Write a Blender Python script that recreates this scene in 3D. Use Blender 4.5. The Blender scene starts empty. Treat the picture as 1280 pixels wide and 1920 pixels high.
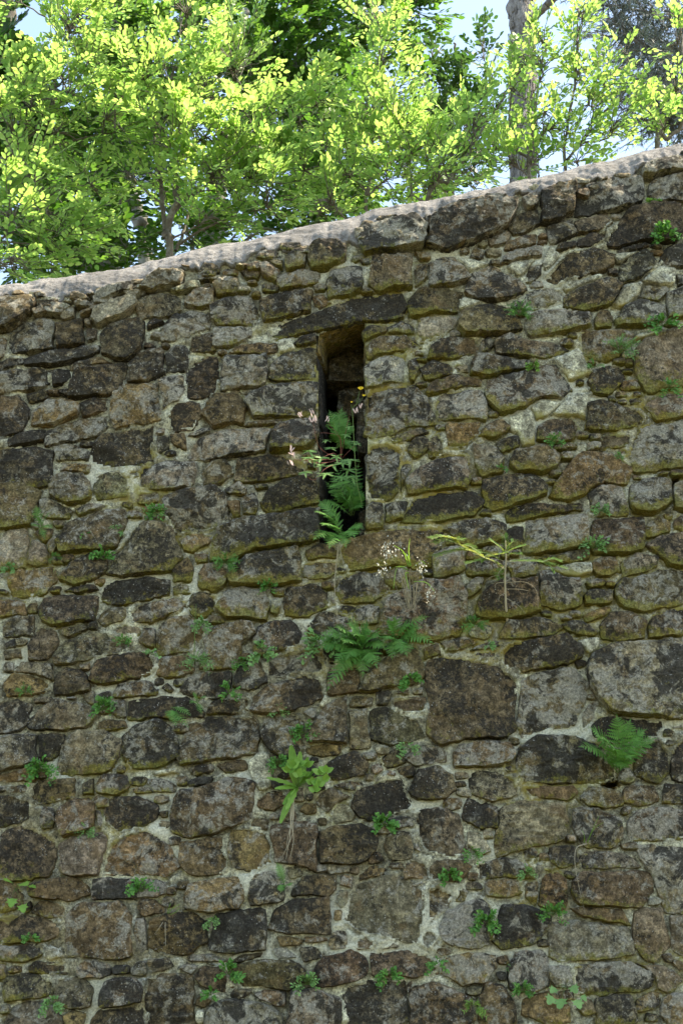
import bpy, math, random
import numpy as np
from mathutils import Vector, Matrix
from mathutils.geometry import delaunay_2d_cdt

# ------------------------------------------------------------------ camera, sky, sun, exposure
SC = bpy.context.scene
COL = SC.collection
R = math.radians
PITCH = R(20.0)
CAM = np.array((0.0, -6.3, 1.6))
FPX = 50.0 / 36.0 * 1920.0                     # focal length in pixels of the 1280 x 1920 frame
cam_data = bpy.data.cameras.new('camera')
cam_data.sensor_fit = 'VERTICAL'
cam_data.sensor_height = 36.0
cam_data.lens = 50.0
cam_data.clip_start = 0.05
cam_data.clip_end = 3000.0
cam = bpy.data.objects.new('camera', cam_data)
COL.objects.link(cam)
cam.location = tuple(CAM)
cam.rotation_euler = (R(90.0) + PITCH, 0, 0)
SC.camera = cam

SUN_DIR = np.array((0.56, 0.030, 0.80)); SUN_DIR /= np.linalg.norm(SUN_DIR)   # towards the sun
world = bpy.data.worlds.new('World'); SC.world = world
world.use_nodes = True
wn = world.node_tree
for n in list(wn.nodes): wn.nodes.remove(n)
w_out = wn.nodes.new('ShaderNodeOutputWorld'); w_bg = wn.nodes.new('ShaderNodeBackground')
w_sky = wn.nodes.new('ShaderNodeTexSky')
w_sky.sky_type = 'NISHITA'; w_sky.sun_disc = False
w_sky.sun_elevation = math.asin(SUN_DIR[2])
w_sky.sun_rotation = math.atan2(SUN_DIR[0], SUN_DIR[1])
w_sky.altitude = 300; w_sky.air_density = 1.0; w_sky.dust_density = 0.9; w_sky.ozone_density = 1.0
w_bg.inputs['Strength'].default_value = 0.15
wn.links.new(w_sky.outputs[0], w_bg.inputs['Color']); wn.links.new(w_bg.outputs[0], w_out.inputs[0])

sun_data = bpy.data.lights.new('sun', 'SUN')
sun_data.energy = 3.5; sun_data.angle = R(0.53); sun_data.color = (1.0, 0.95, 0.87)
sun = bpy.data.objects.new('sun', sun_data); COL.objects.link(sun)
sun.rotation_euler = Vector(tuple(-SUN_DIR)).to_track_quat('-Z', 'Y').to_euler()
sun.location = (6, 2, 12)

SC.view_settings.view_transform = 'Standard'; SC.view_settings.look = 'None'
SC.view_settings.gamma = 1.0; SC.view_settings.use_curve_mapping = False
SC.view_settings.exposure = 1.90
SC.view_settings.use_white_balance = True          # the camera balanced for open shade
SC.view_settings.white_balance_temperature = 7800; SC.view_settings.white_balance_tint = 8
SC.render.engine = 'CYCLES'
SC.cycles.use_denoising = True
SC.cycles.max_bounces = 8; SC.cycles.transparent_max_bounces = 8

# ------------------------------------------------------------------ helpers
rng = np.random.default_rng(11); random.seed(5)
CP, SP = math.cos(PITCH), math.sin(PITCH)
def P(u, v, y=0.0):
    """photo pixel -> the point of the place on the vertical plane at depth y"""
    a = (np.asarray(u, float) - 640.0) / FPX; b = (960.0 - np.asarray(v, float)) / FPX
    t = (y - CAM[1]) / (CP - b * SP)
    return np.stack([a * t + CAM[0], np.broadcast_to(np.asarray(y, float), np.shape(a * t)), (SP + b * CP) * t + CAM[2]], -1)

def tag(o, label=None, cat=None, group=None, kind=None):
    if label: o['label'] = label
    if cat: o['category'] = cat
    if group: o['group'] = group
    if kind: o['kind'] = kind
    return o
def empty(name, loc):
    o = bpy.data.objects.new(name, None); COL.objects.link(o); o.location = tuple(float(c) for c in loc)
    o.empty_display_size = 0.05
    return o
def mesh_np(name, V, F, smooth=True, attrs=None):
    """V (n,3), F (m,3 or 4) numpy -> mesh;  attrs: name -> (n,) or (n,3)"""
    V = np.asarray(V, np.float32); F = np.asarray(F, np.int32)
    me = bpy.data.meshes.new(name); k = F.shape[1]
    me.vertices.add(len(V)); me.vertices.foreach_set('co', V.ravel())
    me.loops.add(F.size); me.loops.foreach_set('vertex_index', F.ravel())
    me.polygons.add(len(F)); me.polygons.foreach_set('loop_start', np.arange(0, F.size, k, dtype=np.int32))
    me.polygons.foreach_set('loop_total', np.full(len(F), k, np.int32))
    me.polygons.foreach_set('use_smooth', np.full(len(F), smooth, bool))
    me.update(calc_edges=True); me.validate()
    for an, av in (attrs or {}).items():
        av = np.asarray(av, np.float32)
        if av.ndim == 1:
            a = me.attributes.new(an, 'FLOAT', 'POINT'); a.data.foreach_set('value', av)
        else:
            a = me.attributes.new(an, 'FLOAT_COLOR', 'POINT')
            a.data.foreach_set('color', np.concatenate([av, np.ones((len(av), 1), np.float32)], 1).ravel())
    return me
def obj(name, me, mat, parent=None, origin=None):
    """link a mesh given in world coordinates; origin moves the object's own origin"""
    o = bpy.data.objects.new(name, me); COL.objects.link(o)
    if mat and not me.materials: me.materials.append(mat)
    base = np.zeros(3)
    p = parent
    while p is not None: base = base + np.array(p.location); p = p.parent
    if origin is None: origin = base
    origin = np.asarray(origin, float)
    if np.abs(origin).sum() > 0 and not me.get('moved'):
        me.transform(Matrix.Translation(tuple(-origin))); me['moved'] = 1
    if parent: o.parent = parent
    o.location = tuple(float(c) for c in origin - base)
    return o

# smooth value noise on numpy arrays (for real relief)
def _hash(ix, iy, iz, s):
    h = (ix * 374761393 + iy * 668265263 + iz * 2147483647 + s * 1274126177) & 0xFFFFFFFF
    h = ((h ^ (h >> 13)) * 1274126177) & 0xFFFFFFFF
    return ((h ^ (h >> 16)) & 0xFFFF) / 32767.5 - 1.0
def vnoise(x, z, freq, seed=0, octaves=3, gain=0.5):
    x = np.asarray(x, float); z = np.asarray(z, float); out = np.zeros(np.broadcast(x, z).shape); amp = 1.0; tot = 0
    for o in range(octaves):
        X = x * freq + 17.3 * o; Z = z * freq + 9.1 * o
        ix = np.floor(X).astype(np.int64); iz = np.floor(Z).astype(np.int64)
        fx = X - ix; fz = Z - iz; fx = fx * fx * (3 - 2 * fx); fz = fz * fz * (3 - 2 * fz)
        g = lambda a, b: _hash(ix + a, iz + b, 7, seed + o * 31)
        out += amp * ((g(0, 0) * (1 - fx) + g(1, 0) * fx) * (1 - fz) + (g(0, 1) * (1 - fx) + g(1, 1) * fx) * fz)
        tot += amp; amp *= gain; freq *= 2.03
    return out / tot

def tube(path, radii, sides=6, cap=True):
    """tapered tube along a polyline -> V, F (quads)"""
    path = np.asarray(path, float); radii = np.asarray(radii, float); n = len(path)
    t = np.gradient(path, axis=0); t /= np.linalg.norm(t, axis=1)[:, None] + 1e-9
    ref = np.array((0.31, 0.17, 0.93)) if abs(t[0][2]) < 0.8 else np.array((0.9, 0.3, 0.1))
    s = np.cross(t, ref); s /= np.linalg.norm(s, axis=1)[:, None] + 1e-9
    b = np.cross(t, s)
    a = np.linspace(0, 2 * math.pi, sides, endpoint=False)
    V = path[:, None] + radii[:, None, None] * (np.cos(a)[None, :, None] * s[:, None] + np.sin(a)[None, :, None] * b[:, None])
    i = np.arange(n - 1)[:, None] * sides; j = np.arange(sides)[None]; k = (j + 1) % sides
    F = np.stack([i + j, i + k, i + sides + k, i + sides + j], -1).reshape(-1, 4)
    return V.reshape(-1, 3), F
class Bag:
    """collects V/F pieces into one mesh"""
    def __init__(s): s.V = []; s.F = []; s.n = 0; s.A = []
    def add(s, V, F, a=None):
        F = np.asarray(F)
        if F.shape[1] == 3: F = np.concatenate([F, F[:, 2:3]], 1) if s.F and s.F[0].shape[1] == 4 else F
        s.V.append(np.asarray(V)); s.F.append(F + s.n); s.n += len(V)
        s.A.append(np.full(len(V), 0.5) if a is None else np.broadcast_to(a, len(V)))
    def mesh(s, name, smooth=True):
        return mesh_np(name, np.concatenate(s.V), np.concatenate(s.F), smooth, {'shade': np.concatenate(s.A)})
def bez(p0, p1, p2, n=8):
    t = np.linspace(0, 1, n)[:, None]; p0, p1, p2 = map(np.asarray, (p0, p1, p2))
    return (1 - t) ** 2 * p0 + 2 * t * (1 - t) * p1 + t * t * p2
def smooth_path(pts, n=10):
    pts = np.asarray(pts, float)
    if len(pts) < 3: return np.stack([pts[0] + (pts[-1] - pts[0]) * k for k in np.linspace(0, 1, n)])
    q = np.concatenate([[2 * pts[0] - pts[1]], pts, [2 * pts[-1] - pts[-2]]]); out = []
    for i in range(1, len(q) - 2):
        for t in np.linspace(0, 1, n, endpoint=False):
            a, b, c, d = q[i - 1], q[i], q[i + 1], q[i + 2]
            out.append(0.5 * ((2 * b) + (c - a) * t + (2 * a - 5 * b + 4 * c - d) * t * t + (3 * b - a - 3 * c + d) * t ** 3))
    out.append(pts[-1]); return np.array(out)

# ------------------------------------------------------------------ materials
class NT:
    def __init__(s, name):
        s.m = bpy.data.materials.new(name); s.m.use_nodes = True; s.t = s.m.node_tree
        for n in list(s.t.nodes): s.t.nodes.remove(n)
        s.out = s.n('ShaderNodeOutputMaterial')
        s.pos = s.n('ShaderNodeNewGeometry').outputs['Position']
    def n(s, typ, **kw):
        nd = s.t.nodes.new(typ)
        for k, v in kw.items(): setattr(nd, k, v)
        return nd
    def l(s, a, b): s.t.links.new(a, b)
    def attr(s, name, out='Fac'): return s.n('ShaderNodeAttribute', attribute_name=name).outputs[out]
    def noise(s, scale, detail=6, rough=0.6, offs=0.0, stretch=None, dist=0.0):
        nd = s.n('ShaderNodeTexNoise'); v = s.pos
        if offs or stretch:
            mp = s.n('ShaderNodeMapping'); mp.inputs['Location'].default_value = (offs, offs * .7, offs * 1.3)
            mp.inputs['Scale'].default_value = stretch or (1, 1, 1); s.l(v, mp.inputs['Vector']); v = mp.outputs[0]
        s.l(v, nd.inputs['Vector']); nd.inputs['Scale'].default_value = scale
        nd.inputs['Detail'].default_value = detail; nd.inputs['Roughness'].default_value = rough
        nd.inputs['Distortion'].default_value = dist
        return nd.outputs['Fac']
    def voro(s, scale, feature='F1', offs=0.0, rnd=1.0):
        nd = s.n('ShaderNodeTexVoronoi', feature=feature); s.l(s.pos, nd.inputs['Vector'])
        nd.inputs['Scale'].default_value = scale; nd.inputs['Randomness'].default_value = rnd
        return nd.outputs['Distance']
    def ramp(s, fac, stops):
        nd = s.n('ShaderNodeValToRGB'); e = nd.color_ramp.elements
        while len(e) < len(stops): e.new(0.5)
        for el, (p, c) in zip(e, stops):
            el.position = p; el.color = (c, c, c, 1) if not hasattr(c, '__len__') else (*c, 1)
        s.l(fac, nd.inputs[0]); return nd.outputs[0]
    def math(s, op, a, b=None, clamp=False):
        nd = s.n('ShaderNodeMath', operation=op, use_clamp=clamp)
        for i, x in enumerate((a, b)):
            if x is None: continue
            if hasattr(x, 'links'): s.l(x, nd.inputs[i])
            else: nd.inputs[i].default_value = x
        return nd.outputs[0]
    def mix(s, fac, a, b, blend='MIX'):
        nd = s.n('ShaderNodeMix', data_type='RGBA', blend_type=blend)
        for idx, x in ((0, fac), (6, a), (7, b)):
            if hasattr(x, 'links'): s.l(x, nd.inputs[idx])
            elif idx == 0: nd.inputs[0].default_value = x
            else: nd.inputs[idx].default_value = (*x, 1)
        return nd.outputs[2]
    def bump(s, h, dist, strength=1.0, normal=None):
        nd = s.n('ShaderNodeBump'); s.l(h, nd.inputs['Height'])
        nd.inputs['Distance'].default_value = dist; nd.inputs['Strength'].default_value = strength
        if normal: s.l(normal, nd.inputs['Normal'])
        return nd.outputs[0]
    def principled(s, col, rough=0.9, normal=None, spec=0.25):
        b = s.n('ShaderNodeBsdfPrincipled')
        if hasattr(col, 'links'): s.l(col, b.inputs['Base Color'])
        else: b.inputs['Base Color'].default_value = (*col, 1)
        if hasattr(rough, 'links'): s.l(rough, b.inputs['Roughness'])
        else: b.inputs['Roughness'].default_value = rough
        b.inputs['Specular IOR Level'].default_value = spec
        if normal: s.l(normal, b.inputs['Normal'])
        return b.outputs[0]
    def done(s, sh): s.l(sh, s.out.inputs['Surface']); return s.m

def mat_stone():
    t = NT('weathered sandstone with lichen')
    c = t.attr('tint', 'Color'); moss = t.attr('moss'); crust = t.attr('crust')
    grain = t.noise(95, 6, 0.78); mid = t.noise(26, 8, 0.68); low = t.noise(7, 5, 0.6, 3.0)
    c = t.mix(1.0, c, t.ramp(mid, [(0.34, 0.42), (0.5, 1.0), (0.66, 2.1)]), 'MULTIPLY')
    # rusty brown bare stone
    m = t.math('MULTIPLY', t.ramp(t.noise(10, 6, 0.65, 9.0), [(0.52, 0), (0.64, 1)]), 0.55)
    c = t.mix(m, c, (0.26, 0.17, 0.08))
    # grey-green crust lichen
    m = t.math('ADD', t.noise(17, 9, 0.72, 21.0, None, 0.6), t.math('MULTIPLY', t.math('SUBTRACT', t.attr('lich'), 0.5), 0.45))
    m = t.math('MULTIPLY', t.ramp(m, [(0.51, 0), (0.58, 1)]), 0.72)
    c = t.mix(m, c, (0.42, 0.40, 0.325))
    # black lichen crust, amount differs from stone to stone
    cr = t.mix(t.ramp(t.attr('lich'), [(.40, 0), (.60, 1)]), t.noise(36, 9, 0.76, 5.0, None, 0.4), t.noise(13, 9, 0.70, 15.0, None, 0.8))
    m = t.math('ADD', cr, t.math('MULTIPLY', t.math('SUBTRACT', crust, 0.36), 0.36))
    m = t.math('MULTIPLY', t.ramp(m, [(0.515, 0), (0.575, 1)]), 0.88)
    c = t.mix(m, c, (0.040, 0.036, 0.029))
    # small pale spots
    dots = t.ramp(t.voro(62), [(0.11, 1), (0.19, 0)])
    dots = t.math('MULTIPLY', dots, t.ramp(t.noise(8, 3, 0.5, 33.0), [(0.50, 0), (0.58, 1)]))
    c = t.mix(t.math('MULTIPLY', dots, 0.75), c, (0.52, 0.51, 0.46))
    # ochre green algae and moss along the drip edges
    mm = t.math('ADD', moss, t.math('MULTIPLY', t.math('SUBTRACT', t.noise(24, 9, 0.75, 14.0), 0.5), 2.2))
    mm = t.math('MULTIPLY', t.ramp(mm, [(0.40, 0), (0.66, 1)]), 0.80)
    mc = t.mix(t.ramp(t.noise(15, 5, 0.6, 41.0), [(0.4, 0), (0.6, 1)]), (0.255, 0.205, 0.035), (0.23, 0.225, 0.055))
    c = t.mix(mm, c, mc)
    c = t.mix(1.0, c, t.ramp(grain, [(0.36, 0.52), (0.5, 1.0), (0.63, 1.75)]), 'MULTIPLY')
    h = t.math('ADD', t.math('MULTIPLY', t.noise(75, 10, 0.72), 0.7), t.math('MULTIPLY', t.noise(300, 4, 0.7), 0.22))
    nb = t.bump(h, 0.030, 1.0)
    return t.done(t.principled(c, 0.92, nb, 0.15))
def mat_mortar():
    t = NT('old lime mortar')
    moss = t.attr('moss')
    low = t.noise(2.1, 5, 0.6, 2.0); mid = t.noise(16, 8, 0.68, 6.0)
    c = t.mix(t.ramp(low, [(0.47, 0), (0.61, 1)]), (0.60, 0.57, 0.40), (0.25, 0.215, 0.125))
    c = t.mix(t.ramp(mid, [(0.42, 0), (0.60, 1)]), c, (0.18, 0.165, 0.115))
    c = t.mix(t.math('MULTIPLY', t.ramp(t.noise(20, 9, 0.72, 19.0, None, .5), [(0.54, 0), (0.61, 1)]), 0.8), c, (0.46, 0.455, 0.37))
    c = t.mix(1.0, c, t.ramp(t.noise(80, 5, 0.75), [(0.36, 0.5), (0.5, 1.0), (0.64, 1.5)]), 'MULTIPLY')
    m = t.math('MULTIPLY', t.ramp(t.noise(48, 10, 0.75, 5.0, None, 0.4), [(0.55, 0), (0.63, 1)]), 0.8)
    c = t.mix(m, c, (0.035, 0.036, 0.034))
    pl = t.math('ADD', t.attr('pale'), t.math('MULTIPLY', t.math('SUBTRACT', t.noise(12, 7, 0.65, 71.0), 0.5), 1.2))
    c = t.mix(t.math('MULTIPLY', t.ramp(pl, [(0.38, 0), (0.56, 1)]), 0.9), c, t.mix(t.noise(60, 5, .7), (0.46, 0.44, 0.33), (0.66, 0.64, 0.49)))
    moss = t.math('SUBTRACT', moss, t.math('MULTIPLY', t.attr('pale'), 0.25))
    mm = t.math('ADD', moss, t.math('MULTIPLY', t.math('SUBTRACT', t.noise(18, 8, 0.7, 14.0), 0.5), 1.6))
    c = t.mix(1.0, c, t.ramp(t.noise(110, 5, 0.75, 81.0), [(0.36, 0.6), (0.5, 1.0), (0.64, 1.35)]), 'MULTIPLY')
    mm = t.math('MULTIPLY', t.ramp(mm, [(0.40, 0), (0.75, 1)]), 0.85)
    mc = t.mix(t.ramp(t.noise(11, 5, 0.6, 41.0), [(0.4, 0), (0.6, 1)]), (0.29, 0.22, 0.04), (0.30, 0.28, 0.09))
    c = t.mix(mm, c, mc)
    h = t.math('ADD', t.math('MULTIPLY', t.noise(60, 10, 0.7), 0.7), t.math('MULTIPLY', t.noise(240, 4, 0.7), 0.25))
    return t.done(t.principled(c, 0.95, t.bump(h, 0.010), 0.1))
def mat_coping():
    t = NT('weathered mortar coping')
    c = t.mix(t.ramp(t.noise(6, 6, 0.65, 2.0), [(0.42, 0), (0.62, 1)]), (0.50, 0.475, 0.445), (0.34, 0.325, 0.305))
    c = t.mix(t.math('MULTIPLY', t.ramp(t.noise(44, 9, 0.76, 8.0), [(0.50, 0), (0.60, 1)]), 0.55), c, (0.16, 0.15, 0.14))
    c = t.mix(1.0, c, t.ramp(t.noise(220, 4, 0.7), [(0.3, 0.7), (0.5, 1.0), (0.7, 1.25)]), 'MULTIPLY')
    crk = t.ramp(t.noise(7, 5, 0.6, 27.0, (1, 1, 1.8), 1.2), [(0.484, 0), (0.5, 1), (0.516, 0)])
    c = t.mix(t.math('MULTIPLY', crk, 0.6), c, (0.10, 0.09, 0.08))
    c = t.mix(t.math('MULTIPLY', t.ramp(t.noise(2.6, 6, 0.7, 51.0), [(0.52, 0), (0.62, 1)]), 0.35), c, (0.25, 0.24, 0.22))
    moss = t.attr('moss')
    mm = t.math('MULTIPLY', t.ramp(t.math('ADD', moss, t.math('MULTIPLY', t.math('SUBTRACT', t.noise(22, 8, 0.7, 14.0), 0.5), 1.5)), [(0.5, 0), (0.8, 1)]), 0.7)
    c = t.mix(mm, c, (0.22, 0.17, 0.03))
    h = t.math('ADD', t.math('MULTIPLY', t.noise(50, 10, 0.72, 0, (0.5, 1, 1)), 0.7), t.math('MULTIPLY', t.noise(200, 5, 0.7), 0.3))
    return t.done(t.principled(c, 0.95, t.bump(h, 0.06), 0.1))
def mat_leaf(name, dark, light, trans, tmix=0.5, gloss=0.45):
    t = NT(name); sh = t.attr('shade')
    oi = t.n('ShaderNodeObjectInfo').outputs['Random']
    c = t.mix(sh, dark, light)
    vein = t.ramp(t.noise(60, 3, 0.5), [(0.3, 0.8), (0.7, 1.15)])
    c = t.mix(1.0, c, vein, 'MULTIPLY')
    tc = t.mix(sh, tuple(x * f for x, f in zip(trans, (.42, .62, .5))), trans)
    p = t.principled(c, gloss, None, 0.3)
    tr = t.n('ShaderNodeBsdfTranslucent'); t.l(tc, tr.inputs['Color'])
    mx = t.n('ShaderNodeMixShader'); mx.inputs[0].default_value = tmix
    t.l(p, mx.inputs[1]); t.l(tr.outputs[0], mx.inputs[2])
    return t.done(mx.outputs[0])
def mat_bark(name, a, b, lich, scale=18, stretch=(1, 1, 0.25), bd=0.02, la=0.6):
    t = NT(name)
    n1 = t.noise(scale, 9, 0.7, 0.0, stretch); n2 = t.noise(scale * .5, 6, 0.65, 7.0)
    c = t.mix(t.ramp(n1, [(0.38, 0), (0.62, 1)]), a, b)
    c = t.mix(t.math('MULTIPLY', t.ramp(n2, [(0.48, 0), (0.6, 1)]), la), c, lich)
    return t.done(t.principled(c, 0.9, t.bump(n1, bd), 0.15))
def mat_plain(name, a, b, scale=40, rough=0.8):
    t = NT(name); return t.done(t.principled(t.mix(t.noise(scale, 5), a, b), rough, None, 0.2))
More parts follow.
